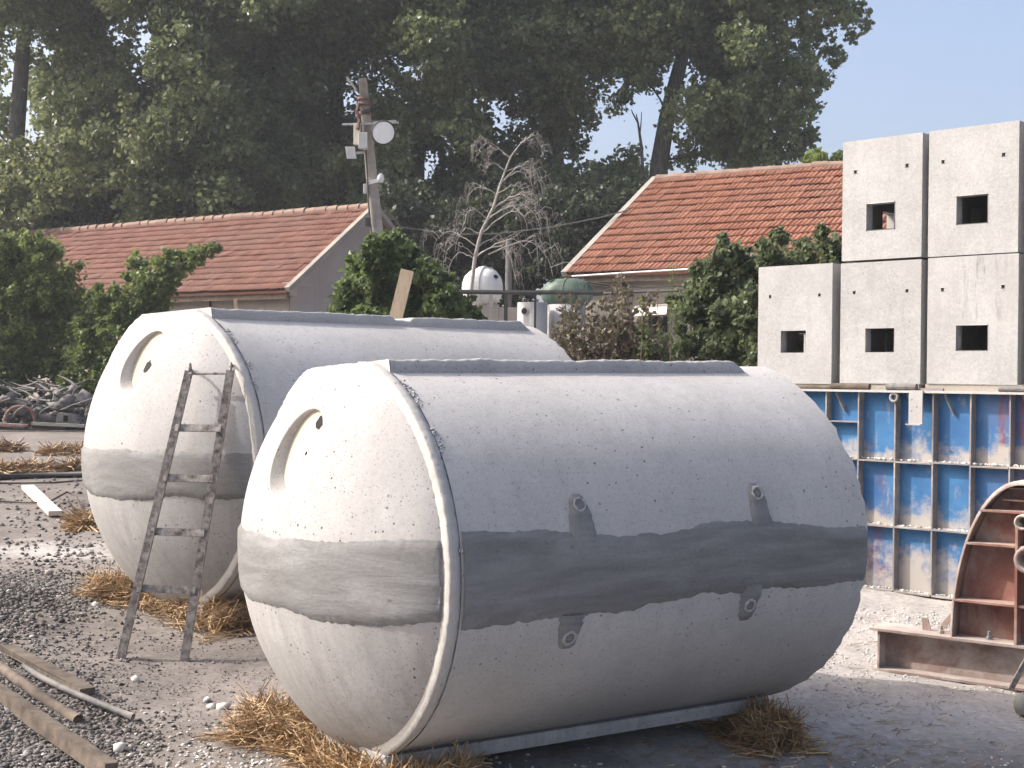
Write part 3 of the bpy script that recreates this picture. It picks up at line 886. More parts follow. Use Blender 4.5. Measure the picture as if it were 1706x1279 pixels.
# cement crumbs lying on the ledges
def stones(name, pts, size, mat, parent=None, flat=.7, tint=None, local=False):
    base = np.array([(0, 0, 1), (.894, 0, .447), (.276, .851, .447), (-.724, .526, .447), (-.724, -.526, .447), (.276, -.851, .447),
                     (.724, .526, -.447), (-.276, .851, -.447), (-.894, 0, -.447), (-.276, -.851, -.447), (.724, -.526, -.447), (0, 0, -1)])
    tri = np.array([(0, 1, 2), (0, 2, 3), (0, 3, 4), (0, 4, 5), (0, 5, 1), (1, 6, 2), (2, 7, 3), (3, 8, 4), (4, 9, 5), (5, 10, 1),
                    (6, 7, 2), (7, 8, 3), (8, 9, 4), (9, 10, 5), (10, 6, 1), (11, 7, 6), (11, 8, 7), (11, 9, 8), (11, 10, 9), (11, 6, 10)])
    pts = np.asarray(pts, float); n = len(pts); size = np.broadcast_to(np.asarray(size, float), (n,))
    V = base[None] * rng.uniform(.62, 1.25, (n, 12, 1)) * (size[:, None, None] * np.stack([rng.uniform(.7, 1.3, n), rng.uniform(.7, 1.3, n), flat * rng.uniform(.6, 1.1, n)], -1)[:, None, :])
    th = rng.uniform(0, 2 * np.pi, n); ph = rng.normal(0, .4, n)
    c, s = np.cos(th)[:, None], np.sin(th)[:, None]
    x = V[..., 0] * c - V[..., 1] * s; y = V[..., 0] * s + V[..., 1] * c; z = V[..., 2]
    c, s = np.cos(ph)[:, None], np.sin(ph)[:, None]
    V = np.stack([x, y * c - z * s, y * s + z * c], -1) + pts[:, None, :]
    Fc = (tri[None] + 12 * np.arange(n)[:, None, None]).reshape(-1, 3)
    tt = np.repeat(rng.beta(2, 2.2, n) if tint is None else np.broadcast_to(tint, (n,)), 12)
    return link(name, np_mesh(name, V.reshape(-1, 3), Fc, tt), mat, parent)
cr = []
for z in (z0, z1, z2):
    for _ in range(260):
        cr.append((random.uniform(u0 + .4, u1), random.uniform(.02, DR - .01), L0(z) + .012))
o = stones('cement_crumbs', cr, rng.uniform(.005, .017, len(cr)), M_stone, form); o['kind'] = 'stuff'

# boxes
def plate(mb, w_, h_, t_, holes, org, ux, uz, un):
    # plate with rectangular through holes: (x0, x1, z0, z1) ; un = thickness direction
    xs = sorted({0, w_} | {h[0] for h in holes} | {h[1] for h in holes}); zs = sorted({0, h_} | {h[2] for h in holes} | {h[3] for h in holes})
    inh = lambda x, z: any(h[0] < x < h[1] and h[2] < z < h[3] for h in holes)
    P = lambda x, z, t: org + ux * x + uz * z + un * t
    for i in range(len(xs) - 1):
        for j in range(len(zs) - 1):
            if inh((xs[i] + xs[i + 1]) / 2, (zs[j] + zs[j + 1]) / 2): continue
            mb.quad(P(xs[i], zs[j], 0), P(xs[i + 1], zs[j], 0), P(xs[i + 1], zs[j + 1], 0), P(xs[i], zs[j + 1], 0))
            mb.quad(P(xs[i], zs[j + 1], t_), P(xs[i + 1], zs[j + 1], t_), P(xs[i + 1], zs[j], t_), P(xs[i], zs[j], t_))
    for h in holes:
        a, b, c, d = h
        mb.quad(P(a, c, 0), P(a, d, 0), P(a, d, t_), P(a, c, t_)); mb.quad(P(b, d, 0), P(b, c, 0), P(b, c, t_), P(b, d, t_))
        mb.quad(P(b, c, 0), P(a, c, 0), P(a, c, t_), P(b, c, t_)); mb.quad(P(a, d, 0), P(b, d, 0), P(b, d, t_), P(a, d, t_))
    for (a, b) in (((0, 0), (w_, 0)), ((w_, 0), (w_, h_)), ((w_, h_), (0, h_)), ((0, h_), (0, 0))):
        mb.quad(P(*b, 0), P(*a, 0), P(*a, t_), P(*b, t_))

BOX_OFF = .10
def concrete_box(px, label, back=None, depth=1.16):
    # px: left, right, top-left y, bottom-left y; hole (l, r, t, b); small hole pixels
    xl, xr, yt, yb, hole, bolts = px
    ua, zt = wall_uv(xl, yt, BOX_OFF); _, zb = wall_uv(xl, yb, BOX_OFF)
    ub, _ = wall_uv(xr, (yt + yb) / 2, BOX_OFF)
    ua = wall_uv(xl, (yt + yb) / 2, BOX_OFF)[0]
    W_, H_ = ub - ua, zt - zb
    org = fp + wn_ * BOX_OFF + wr * ua; org.z = zb
    root = empty('concrete_box', org, Matrix((wr, wn_, Vector((0, 0, 1)))).transposed())
    tag(root, label, 'concrete box', 'precast concrete boxes stacked on the formwork')
    hl, ht = wall_uv(hole[0], hole[2], BOX_OFF); hr_, hb = wall_uv(hole[1], hole[3], BOX_OFF)
    X, Y, Z = Vector((1, 0, 0)), Vector((0, 1, 0)), Vector((0, 0, 1))
    hs = [(hl - ua, hr_ - ua, hb - zb, ht - zb)]
    for (bx, by) in bolts:
        a, c = wall_uv(bx, by, BOX_OFF); s = .012
        hs.append((a - ua - s, a - ua + s, c - zb - s, c - zb + s))
    T = .085
    m = MB(); plate(m, W_, H_, T, hs, Vector((0, 0, 0)), X, Z, Y)
    f = m.build('front_wall', M_boxdrip if 'streaks' in label else M_boxc, root)
    bmw = bmesh.new(); bmw.from_mesh(f.data); bmesh.ops.remove_doubles(bmw, verts=bmw.verts, dist=1e-5); bmw.to_mesh(f.data); bmw.free()
    bv = f.modifiers.new('bevel', 'BEVEL'); bv.width = .006; bv.segments = 2; bv.limit_method = 'ANGLE'
    hb_ = []
    if back:
        a0_, c0_ = wall_uv(back[0], back[2], BOX_OFF + depth); a1_, c1_ = wall_uv(back[1], back[3], BOX_OFF + depth)
        hb_ = [(a0_ - ua, min(W_ - T, a1_ - ua), max(.05, c1_ - zb), min(H_ - .12, c0_ - zb))]
    m = MB(); plate(m, W_, H_, T, hb_, Vector((0, depth - T, 0)), X, Z, Y); m.build('back_wall', M_boxc, root)
    sw = [(depth * .5 - T - .10, depth * .5 - T + .12, hb - zb, ht - zb)]
    m = MB(); plate(m, depth - 2 * T, H_, T, sw, Vector((0, T, 0)), Y, Z, X); m.build('side_wall', M_boxc, root)
    m = MB(); plate(m, depth - 2 * T, H_, T, sw, Vector((W_ - T, T, 0)), Y, Z, X); m.build('side_wall', M_boxc, root)
    m = MB(); m.box(T, W_ - T, T, depth - T, H_ - T, H_ - .002); m.build('top_slab', M_boxc, root)
    return root
concrete_box((1263, 1386, 445, 638, (1301, 1342, 551, 587), ((1283, 494), (1365, 491))), 'lower left concrete box with nothing stacked on top of it')
concrete_box((1400, 1534, 439, 638, (1442, 1489, 547, 586), ((1423, 487), (1511, 484))), 'middle box of the bottom row, with a short dark drip above its window')
concrete_box((1545, 1696, 430, 639, (1593, 1645, 542, 583), ((1570, 482), (1671, 477))), 'bottom row concrete box at right with dark water streaks down its face')
concrete_box((1403.5, 1536, 237, 435, (1444, 1490, 340, 380), ((1425, 286), (1511, 275))), 'upper left box through whose window the red roof shows')
concrete_box((1547, 1697, 219, 428, (1594, 1645, 327, 370), ((1571, 269), (1672, 257))), 'highest box at the right, its top edge against the sky')
concrete_box((1712, 1880, 418, 641, (1760, 1815, 540, 583), ()), 'box of the bottom row cut off by the right edge')
concrete_box((1712, 1880, 196, 416, (1760, 1815, 315, 360), ()), 'box of the top row cut off by the right edge')
# bearing timbers and pipes on the formwork top
def bearer(px0, px1, py, rad, mat, nm, label, cat, off=.0, square=False):
    a, z = wall_uv(px0, py, off); b, zz = wall_uv(px1, py + .01 * (px1 - px0), off)
    p0 = fp + wr * a + wn_ * off; p1 = fp + wr * b + wn_ * off; p0.z = ztop + .004 + rad; p1.z = ztop + .004 + rad
    m = MB()
    if square: m.bar(p0, p1, rad * 2.4, rad * 2 - .001)
    else: m.tube([p0, p1], rad, 12)
    return tag(m.build(nm, mat, None), label, cat, 'offcuts on the formwork top')
bearer(1385, 1449, 643, .024, M_wood, 'timber_pole', 'brown wooden pole lying below the leftmost box on the formwork edge', 'pole', .0)
bearer(1478, 1527, 643, .026, M_hose, 'pipe_offcut', 'short grey pipe with an open end lying below the middle box', 'pipe', .0)
bearer(1318, 1385, 643, .014, M_wood, 'thin_batten', 'thin crooked batten below the lower left box', 'batten', .02)
bearer(1530, 1572, 645, .010, M_rib, 'steel_strip', 'flat steel strip beside the pipe on the formwork edge', 'strip', .02, True)
bearer(1665, 1720, 647, .022, M_hose, 'pipe_offcut', 'dusty pipe lying below the streaked box at the right edge', 'pipe', .0)
m = MB(); m.box(-.0, 1, 0, .05, 0, .028)
for (a_, b_) in ((1268, 1530), (1546, 1700)):
    ua = wall_uv(a_, 640, BOX_OFF)[0]; ub = wall_uv(b_, 640, BOX_OFF)[0]
    p0 = fp + wr * ua + wn_ * (BOX_OFF + .06); p1 = fp + wr * ub + wn_ * (BOX_OFF + .06)
    zb_ = wall_uv(1500, 638.5, BOX_OFF)[1]
    hh = max(.012, zb_ - ztop - .008)
    p0.z = p1.z = ztop + .004 + hh / 2
    m = MB(); m.bar(p0, p1, .10, hh - .001)
    tag(m.build('bearing_plank', M_trim, None), 'pale dusty plank under the ' + ('two left boxes' if a_ < 1400 else 'right hand boxes') + ' on the formwork top', 'plank')

# ------------------------------------------------------------------ rusty half-round mould on its beam
a = G(1463, 1116); b_ = G(1700, 1152)
bd = (b_ - a); bd.z = 0; bd.normalize(); bn = Vector((-bd.y, bd.x, 0))
if bn.y < 0: bn = -bn
mo = empty('half_round_mould', a, Matrix((bd, bn, Vector((0, 0, 1)))).transposed())
tag(mo, 'rusty red half-round steel mould bolted on an I-beam at the right edge', 'steel mould')
BH = .235
BL = 2.2
m = MB(); m.box(-.03, BL, -.02, .20, 0, .014); m.build('bottom_flange', M_beam, mo)
m = MB(); m.box(0, BL, .085, .098, .014, BH); m.build('beam_web', M_beam, mo)
m = MB(); m.box(-.045, BL, -.03, .21, BH, BH + .014); m.build('top_flange', M_beam, mo)
m = MB(); m.box(.0, .012, -.015, .0845, .0145, BH - .0005); m.build('end_stiffener', M_beam, mo)
def beam_u(px, py):
    q = on_plane(px, py, a, bn); return (q - a).dot(bd), q.z - a.z
ul, _ = beam_u(1583, 1085); ut, zt_ = beam_u(1690, 803)
zb_ = BH + .014
RH = zt_ - zb_ + .01; RU = (ut - ul) * 1.12
cu = ul + RU
ARC = lambda t, r=1.0: (cu - RU * r * math.cos(t), zb_ + RH * r * math.sin(t))
ts = np.linspace(0, math.pi, 57)
def arc_strip(r0, r1, y0, y1):
    P = []
    for (r, y) in ((r0, y0), (r1, y0), (r1, y1), (r0, y1), (r0, y0)):
        P.append([(ARC(t, r)[0], y, ARC(t, r)[1]) for t in ts])
    return np.array(P)
MD = .17
link('arc_flange', grid_mesh('arc_flange', arc_strip(.972, 1.0, -.005, MD)), M_beam, mo)
# curved back skin
P = []
for f in np.linspace(0, 1, 10):
    P.append([(ARC(t, .985 * (1 - f * .999))[0], MD - .01 - .05 * (f > 0) , ARC(t, .985 * (1 - f * .999))[1]) for t in ts])
P = np.array(P); P[:, :, 1] = MD - .05
link('back_skin', grid_mesh('back_skin', P), M_rust, mo)
for (px_, py_) in ((1640, 850), (1622, 905), (1602, 1000)):
    _, z = beam_u(px_, py_ )
    s = math.asin(min(1, (z - zb_) / RH)); hu = RU * .98 * math.cos(s)
    m = MB(); m.box(cu - hu, cu + hu, -.015, MD - .052, z - .006, z + .006); m.build('shelf_rib', M_rust, mo)
uv = beam_u(1692, 1000)[0]
m = MB(); m.box(uv, uv + .014, -.024, MD - .052, zb_, zb_ + RH * .72); m.build('upright_rib', M_rust, mo)
for z, l in ((beam_u(1640, 832)[1], .3), (beam_u(1640, 812)[1], .2)):
    m = MB(); m.box(ut - .08, ut + .6, .05, MD - .052, z - .004, z + .004); m.build('shelf_rib', M_rust, mo)
for (px_, py_, r_) in ((1712, 868, .045), (1722, 930, .08)):
    u, z = beam_u(px_, py_); m = MB()
    m.lathe([(.06, r_ * .9), (-.10, r_), (-.13, r_ * .95), (-.13, r_ * .65), (0, r_ * .6)], (u, .02, z), (0, 1, 0), 20)
    m.build('pipe_stub', M_beam, mo, True)
for (px_, py_) in ((1562, 1062), (1642, 1085)):
    u, z = beam_u(px_, py_)
    m = MB(); m.lathe([(0, .018), (.016, .018), (.016, .010), (.045, .010), (.045, .001)], (u, .06, BH + .0142), (0, 0, 1), 6); m.build('bolt', M_rib, mo)
u, z = beam_u(1535, 1070); m = MB(); m.hexa([(u - .03, .10, BH + .0142), (u + .02, .10, BH + .0142), (u + .02, .11, BH + .0142), (u - .03, .11, BH + .0142), (u - .035, .10, BH + .085), (u + .0, .10, BH + .085), (u + .0, .11, BH + .085), (u - .035, .11, BH + .085)]); m.build('lug', M_beam, mo)
u, z = beam_u(1548, 1068); m = MB(); m.bar((u + .02, .12, BH + .025), (ul + .0, .12, BH + .15), .03, .012, (0, 1, 0)); m.build('brace', M_beam, mo)
m = MB(); q0 = G(1683, 1153); q1 = at(1712, 1096, q0.y - .02); m.bar(q0 + Vector((0, 0, .012)), q1, .03, .012, (0, 1, 0)); tag(m.build('flat_bar', M_ladder), 'pale steel bar propped slantwise against the mould beam', 'steel bar')
q0 = G(1698, 1192); m = MB(); m.lathe([(-.03, .001), (-.03, .055), (.03, .055), (.03, .03), (.0, .028), (0, .001)], (q0.x + .03, q0.y, q0.z + .057), (.6, -.8, 0), 20); tag(m.build('steel_roller', M_pole, None, True), 'small grey steel roller on the ground by the right edge', 'roller')

# ------------------------------------------------------------------ tiled houses
def tile_mesh():
    wt, lt = .212, .40
    xs = np.linspace(0, wt * .985, 13); zz = .006 + .030 * np.abs(np.sin(np.linspace(0, 2 * math.pi, 13))) ** .8
    V = []; Fc = []
    for (y, dz) in ((lt, 0.0), (0.0, .042), (0.004, .024)):
        for x, z in zip(xs, zz): V.append((x, y, z + dz))
    for j in range(2):
        for i in range(12):
            a = j * 13 + i
            Fc.append((a + 13, a + 14, a + 1, a))
    return np.array(V), np.array(Fc)
TV, TF = tile_mesh()

def house(name, apex, dR, half, rise, length, eave_z_over, wall_drop, rows, tile_mat_, wall_mat, gable_mat, label, from_right, keep):
    # apex: near ridge end in the picture; dR: along the ridge away from apex; half: horizontal half width; p: towards camera
    dR = Vector(dR).normalized(); p = Vector((-dR.y, dR.x, 0))
    if p.y > 0: p = -p
    up = Vector((0, 0, 1))
    root = empty(name, Vector((apex.x, apex.y, apex.z - rise)))
    tag(root, label, 'house', 'brick houses with red tiled roofs')
    B = root.location.copy()
    sl = math.hypot(half, rise); ds = (p * half - up * rise) / sl      # down the slope
    nrm = dR.cross(ds); nrm = nrm if nrm.z > 0 else -nrm
    A = apex - B
    # decks
    roof = None
    for k, pp in enumerate((p, -p)):
        m = MB(); d2 = (pp * half - up * rise); n2 = Vector((pp.x * rise, pp.y * rise, half)).normalized()
        a0, a1 = A, A + dR * length; e0, e1 = a0 + d2, a1 + d2
        t = -n2 * .05
        m.hexa([a0 + t, e0 + t, e1 + t, a1 + t, a0, e0, e1, a1])
        o = m.build('roof', tile_mat_, root)
        if k == 0: roof = o
    # tiles on the camera side
    exp_ = sl / rows; ncol = int(length / .205)
    me = np_mesh('tile', TV, TF); me.materials.append(tile_mat_)
    right = dR if dR.x > 0 else -dR        # tile x axis
    sx = right; sy = -ds; sz = sx.cross(sy)
    if sz.z < 0: sz = -sz
    rot = Matrix((sx, sy, sz)).transposed()
    cand = []
    for r in range(rows):
        for c in range(ncol):
            cand.append((r, c))
    def org(r, c):
        dist = (c + .5) * length / ncol
        o = A + dR * dist + ds * (exp_ * (r + 1)) + nrm * .012
        return o - sx * .106
    cand.sort(key=lambda rc: keep(B + org(*rc)))
    VV = []; FF = []; TT = []
    for i, (r, c) in enumerate(cand):
        jr = random.gauss(0, .012); jo = nrm * random.gauss(0, .004) + ds * random.gauss(0, .006)
        if random.random() < .012: jr += random.choice((-1, 1)) * .07
        rm = Matrix.Rotation(jr, 3, nrm) @ Matrix.Rotation(random.gauss(0, .015), 3, sx) @ rot
        o = org(r, c) + jo
        if i < 300:
            t = bpy.data.objects.new('tile', me); col.objects.link(t)
            mw = rm.to_4x4(); mw.translation = o
            t.parent = roof; t.matrix_local = mw
        else:
            q = np.array(rm) @ TV.T
            VV.append(q.T + np.array(o)); FF.append(TF + len(TV) * len(FF)); TT += [random.random()] * len(TV)
    rest = link('roof_tiles', np_mesh('roof_tiles', np.concatenate(VV), np.concatenate(FF), TT), tile_mat_, roof)
    rest['kind'] = 'stuff'
    # ridge tiles
    rm_ = MB(); L_ = .36; n = 7
    for k in range(n):
        for e in (0, 1): pass
    prof = [(math.cos(t) * .13, math.sin(t) * .10) for t in np.linspace(-.3, math.pi + .3, 9)]
    V = []; Fc = []
    for j, (y, s) in enumerate(((0, 1.1), (L_, .92))):
        for (a, z) in prof: V.append((a * s, y, z * s))
    for i in range(8): Fc.append((i, i + 1, i + 10, i + 9))
    Fc.append(tuple(range(9))[:9]); 
    rme = bpy.data.meshes.new('ridge_tile'); rme.from_pydata(V, [], Fc); rme.update(); rme.materials.append(M_ridge)
    side = p; rr = Matrix((side, dR, up)).transposed()
    if rr.determinant() < 0: rr = Matrix((-side, dR, up)).transposed()
    nr = int(length / .33)
    for k in range(nr):
        t = bpy.data.objects.new('ridge_tile', rme); col.objects.link(t)
        mw = (rr @ Matrix.Rotation(random.gauss(0, .03), 3, 'Z')).to_4x4(); mw.translation = A + dR * (k * length / nr) + up * (.015 + random.gauss(0, .008)); t.parent = roof; t.matrix_local = mw
    # walls
    ov = .35; wl = half - ov
    m = MB(); wz0 = -wall_drop; g = .22
    c0, c1 = A + dR * g - up * rise, A + dR * (length - g) - up * rise
    zt = up * (-.02 + rise * ov / half - .07)
    q = [c0 + p * wl, c1 + p * wl, c1 - p * wl, c0 - p * wl]
    m.hexa([v + up * wz0 for v in q] + [v + zt for v in q]); m.build('wall', wall_mat, root)
    # gable triangles
    for e, sgn in ((c0, -1), (c1, 1)):
        m = MB(); th = dR * .02 * sgn; pk = e + up * (rise - .09)
        a1, a2, a3 = e + p * wl + zt, e - p * wl + zt, pk
        m.v += [tuple(x + th) for x in (a1, a2, a3)] + [tuple(x - th * 8) for x in (a1, a2, a3)]
        m.f += [(0, 1, 2), (5, 4, 3), (0, 3, 4, 1), (1, 4, 5, 2), (2, 5, 3, 0)]
        m.build('gable', gable_mat, root)
        m = MB(); m.hexa([x + th * 1.2 + up * wz0 for x in (e + p * wl, e + p * wl + th * .2, e - p * wl + th * .2, e - p * wl)] + [x + th * 1.2 + zt for x in (e + p * wl, e + p * wl + th * .2, e - p * wl + th * .2, e - p * wl)])
        m.build('gable_wall', gable_mat, root)
    # verge strips at the apex end, both slopes
    for pp in (p, -p):
        m = MB(); d2 = (pp * half - up * rise); a0 = A - dR * .05 + up * .03
        m.bar(a0 + d2 * 0.0, a0 + d2 * 1.0, .13, .11, up); m.build('verge', M_trim, root)
    # eave board
    m = MB(); e0 = A + p * (half - .10) - up * (rise + .09); m.bar(e0 + dR * .05, e0 + dR * (length - .05), .05, .12); m.build('eave_board', M_stem, root)
    return root, p, wl, c0

# left house: near gable at the right end, ridge runs away to the left
apL = at(622, 346, 31.0)
dL = Vector((-.834, .552, 0))
def keepL(P): return (P - apL).length
hl_, pL, wlL, c0L = house('brick_house', apL, dL, 2.85, 2.05, 12.6, 0, 3.0, 14, M_tile_l, M_plaster, M_plaster2,
    'long low house with faded rose tile roof behind the farther tank', True, keepL)
apR = at(1095, 299, 31.0)
dRr = Vector((.848, -.53, 0))
hr_, pR, wlR, c0R = house('brick_house', apR, dRr, 4.1, 2.45, 12.0, 0, 2.4, 14, M_tile_r, M_plaster, M_plaster2,
    'house with bright orange tile roof behind the concrete boxes', False, lambda P: (P - apR).dot(dRr))
# corner pilaster block at the near gable corner of the left house
blk = c0L + pL * (wlL - .02)
m = MB(); e = blk - dL * .10 + Vector((0, 0, .06)); m.bar(e, e + pL * .22, .20, .28); m.build('eave_block', M_plaster2, hl_)
# conduit cable on the left house wall
wp = hl_.location + c0L + pL * (wlL + .03)
def wallL(px, py): return on_plane(px, py, wp, pL)
m = MB(); pts = [wallL(x, y) - hl_.location for x, y in ((286, 499), (300, 499), (318, 496), (335, 491), (345, 489), (349, 494), (350, 505), (350, 530))]
m.tube(pts, .022, 5); m.build('wall_cable', M_black, hl_)
# gutter wire and awning on the right house
wq = hr_.location + c0R + pR * (wlR + .03)
def wallR(px, py, off=0): return on_plane(px, py, wq + pR * off, pR) - hr_.location
m = MB(); m.tube([wallR(953, 460, .4), wallR(1060, 453, .42), wallR(1168, 447, .4), wallR(1300, 439, .4)], .018, 6); m.build('gutter_wire', M_white, hr_)
m = MB()
for yo, r_ in ((0, 0),):
    a1, a2 = wallR(1058, 509, .02), wallR(1112, 506, .02); a3, a4 = wallR(1110, 521, .55), wallR(1050, 524, .55)
    m.hexa([a4 - Vector((0, 0, .03)), a3 - Vector((0, 0, .03)), a2 - Vector((0, 0, .03)), a1 - Vector((0, 0, .03)), a4, a3, a2, a1])
m.build('awning', M_awning, hr_)
m = MB(); a1, a2 = wallR(1072, 527, .0), wallR(1112, 527, .0); dn = Vector((0, 0, -1.5)); m.hexa([a1 + dn, a2 + dn, a2 + dn - pR * -.03, a1 + dn - pR * -.03, a1, a2, a2 + pR * .03, a1 + pR * .03]); m.build('doorway', M_dark, hr_)
m = MB(); m.tube([wallR(965, 492, .3), wallR(1010, 489, .32), wallR(1060, 486, .3), wallR(1130, 484, .3)], .03, 5); m.build('wall_cable', M_black, hr_)
for k, ys in enumerate(((468, 478, 476), (472, 483, 481))):
    m = MB(); m.tube([wallR(972, ys[0], .25), wallR(1020, ys[1] - 3, .28), wallR(1075, ys[1], .28), wallR(1150, ys[2], .25)], .012, 5); m.build('wall_cable', M_black, hr_)
m = MB(); e = wallR(985, 492, .05); f_ = wallR(1040, 489, .05); dn = Vector((0, 0, -1.6)); m.hexa([e + dn, f_ + dn, f_ + dn - pR * .05, e + dn - pR * .05, e, f_, f_ - pR * .05, e - pR * .05]); m.build('wall_panel', M_trim, hr_)

# ------------------------------------------------------------------ utility pole
YP = 27.0
pb, pt = at(631, 420, YP), at(604, 131, YP)
pb2 = pb + (pb - pt).normalized() * 2.2
pole = empty('utility_pole', pb2); tag(pole, 'leaning grey concrete utility pole carrying a round floodlight and boxes', 'utility pole')
rp = lambda v: v - pb2
m = MB(); m.tube([rp(pb2), rp(pb), rp(pt)], [.145, .135, .085], 14); m.build('shaft', M_pole, pole, True)
def pp(px, py, dy=0.0): return rp(at(px, py, YP + dy))
def pbox(nm, x0, x1, y0, y1, mat, dy, th=.12, par=pole, tilt=0):
    m = MB(); a = pp(x0 + tilt, y0, dy); b = pp(x1 + tilt, y0, dy); c = pp(x1, y1, dy); d = pp(x0, y1, dy); t = Vector((0, th, 0))
    m.hexa([d, c, c + t, d + t, a, b, b + t, a + t]); return m.build(nm, mat, par, bevel=.008)
pbox('cream_cabinet', 589, 600, 206, 240, M_cream, -.22, .14)
pbox('meter_box', 597, 612, 220, 247, M_grey, -.30, .16)
lp = pbox('antenna_panel', 578, 594, 244, 264, M_grey, -.2, .04, tilt=-3)
m = MB(); m.bar(pp(590, 255, -.16), pp(612, 253, -.1), .04, .04); m.build('panel_arm', M_grey, pole)
m = MB(); m.bar(pp(570, 207, -.14), pp(664, 204, -.14), .035, .035); m.build('cross_arm', M_grey, pole)
fl = MB(); fc_ = pp(639, 221, -.36); fl.lathe([(.14, .04), (.13, .16), (.02, .225), (-.02, .245), (-.035, .245), (-.035, .215)], fc_, (.05, 1, .05), 28); flo = fl.build('floodlight', M_black, pole, True)
m = MB(); m.lathe([(-.026, .214), (-.03, .12), (-.034, .001)], fc_, (.05, 1, .05), 28); m.build('lens', M_white, flo, True)
m = MB(); m.bar(pp(622, 204, -.2), pp(660, 202, -.2), .03, .05); m.build('lamp_bracket', M_grey, pole)
for (y0, y1, x) in ((163, 168, 606), (171, 178, 607), (188, 191, 609)):
    m = MB(); q = pp(x, (y0 + y1) / 2); m.lathe([(-.03, .10), (-.03, .135), (.03, .135), (.03, .10)], q, (0.08, 0, 1), 14); m.build('clamp_band', M_rustcoil, pole, True)
m = MB(); m.tube([pp(598, 172, -.1), pp(594, 185, -.2), pp(599, 200, -.2), pp(596, 215, -.25)], .035, 6); m.build('cable_loop', M_rustcoil, pole)
m = MB(); m.bar(pp(602, 188, -.2), pp(617, 183, -.2), .10, .05); m.build('photocell_hood', M_black, pole)
m = MB(); m.tube([pp(578, 128, .0), pp(594, 150, .0)], .03, 6); m.build('stay_rod', M_pole, pole)
m = MB(); m.bar(pp(611, 305, -.13), pp(631, 300, -.13), .05, .07); m.build('strap', M_white, pole)
m = MB(); q = pp(634, 297, -.14); m.lathe([(-.09, .02), (-.07, .06), (.0, .075), (.06, .055), (.10, .02)], q, (.1, 0, 1), 12); m.build('camera_dome', M_white, pole, True)
pbox('junction_box', 605, 611, 306, 322, M_grey, -.14, .08)
m = MB(); m.tube([pp(609, 250, -.16), pp(612, 290, -.16), pp(613, 330, -.17), pp(617, 372, -.18), pp(622, 410, -.18)], .018, 5); m.build('down_cable', M_black, pole)
pbox('black_lamp', 608, 617, 362, 376, M_black, -.25, .12)
# overhead wire
m = MB(); pts = []
wa = at(636, 298, YP); wb = at(665, 378, 26.5); 
seq = [(636, 300, 27), (638, 340, 27)]
pts = [at(640, 345, 27.0), at(668, 378, 27.2), at(720, 385, 27.6), at(765, 390, 27.9), at(830, 389, 28.2), at(920, 378, 28.7), at(1000, 362, 29.2), at(1050, 349, 29.6)]
m.tube(pts, .014, 5); tag(m.build('overhead_wire', M_hose), 'thin wire sagging from the pole to the orange roofed house', 'wire')

def joint_crumbs(tank):
    P = []
    for _ in range(520):
        t = random.uniform(.08, 1.14); k = random.uniform(.985, 1.0)
        if vnoise(t * 14, tank.location.x * 3) < .02: continue
        P.append((random.uniform(.05, .075), -TR * k * math.cos(t), min(TOPZ - .02, TZC + TRZ * k * math.sin(t))))
    o = stones('joint_crumbs', P, rng.uniform(.002, .007, len(P)), M_curb, tank, 1.0); o['kind'] = 'stuff'
joint_crumbs(tank1); joint_crumbs(tank2)

# ------------------------------------------------------------------ yard clutter between the houses
ft = empty('yard_fence', at(880, 545, 25.0)); tag(ft, 'black steel rail fence in front of the white tanks', 'fence')
fo = ft.location
m = MB(); m.tube([at(762, 486, 25) - fo, at(850, 487, 25) - fo, at(1005, 487, 25) - fo], .045, 6); m.build('top_rail', M_black, ft)
for x, y in ((780, 545), (818, 545), (843, 545), (892, 560), (960, 560)):
    m = MB(); a = at(x, 486, 25); b_ = Vector((a.x, a.y, gz(a.x, a.y))); m.bar(a - fo, b_ - fo, .07 if x in (818, 843) else .04, .05, (0, 1, 0)); m.build('post', M_black if x != 818 else M_pole, ft)
m = MB(); m.hexa([at(740, 545, 29.4) - Vector((0, 0, .8)), at(905, 545, 29.4) - Vector((0, 0, .8)), at(905, 545, 29.6) - Vector((0, 0, .8)), at(740, 545, 29.6) - Vector((0, 0, .8)), at(740, 511, 29.4), at(905, 512, 29.4), at(905, 512, 29.6), at(740, 511, 29.6)])
tag(m.build('low_wall', M_plaster), 'low grey plaster wall behind the black rail fence', 'wall')

def grp_tank(name, c, ax, prof, mat, label, ports, rib):
    t = empty(name, c); tag(t, label, 'fibreglass tank')
    m = MB(); m.lathe(prof, (0, 0, 0), ax, 28); m.build('body', mat, t, True)
    for (y, r_) in rib:
        m = MB(); m.lathe([(y - .03, r_ * .97), (y - .03, r_ * 1.05), (y + .03, r_ * 1.05), (y + .03, r_ * .97)], (0, 0, 0), ax, 28); m.build('flange', mat, t)
    for (off, r_, d) in ports:
        m = MB(); m.lathe([(0, r_), (.03, r_), (.03, r_ * .8)], off, d, 14); o = m.build('port', M_grey if mat is M_grp else M_green, t)
        m = MB(); m.lathe([(.018, r_ * .82), (.018, .001)], off, d, 14); m.build('port_mouth', M_dark, o)
    return t
ax = Vector((.95, -.31, 0))
cw = at(807, 479, 27.3)
grp_tank('fibreglass_tank', cw, ax, [(-.44, .01), (-.43, .14), (-.37, .26), (-.26, .35), (-.12, .395), (-.03, .40), (.03, .40), (.12, .39), (.22, .345), (.30, .25), (.35, .13), (.36, .01)], M_grp, 'white two-part fibreglass septic tank with round ports behind the rail fence',
    [(Vector((.22, -.25, .19)), .06, Vector((.35, -.8, .45))), (Vector((-.16, -.26, .235)), .06, Vector((-.15, -.75, .6))), (Vector((.02, 0, .37)), .15, Vector((0, 0, 1)))], [(.0, .41), (-.06, .40)])
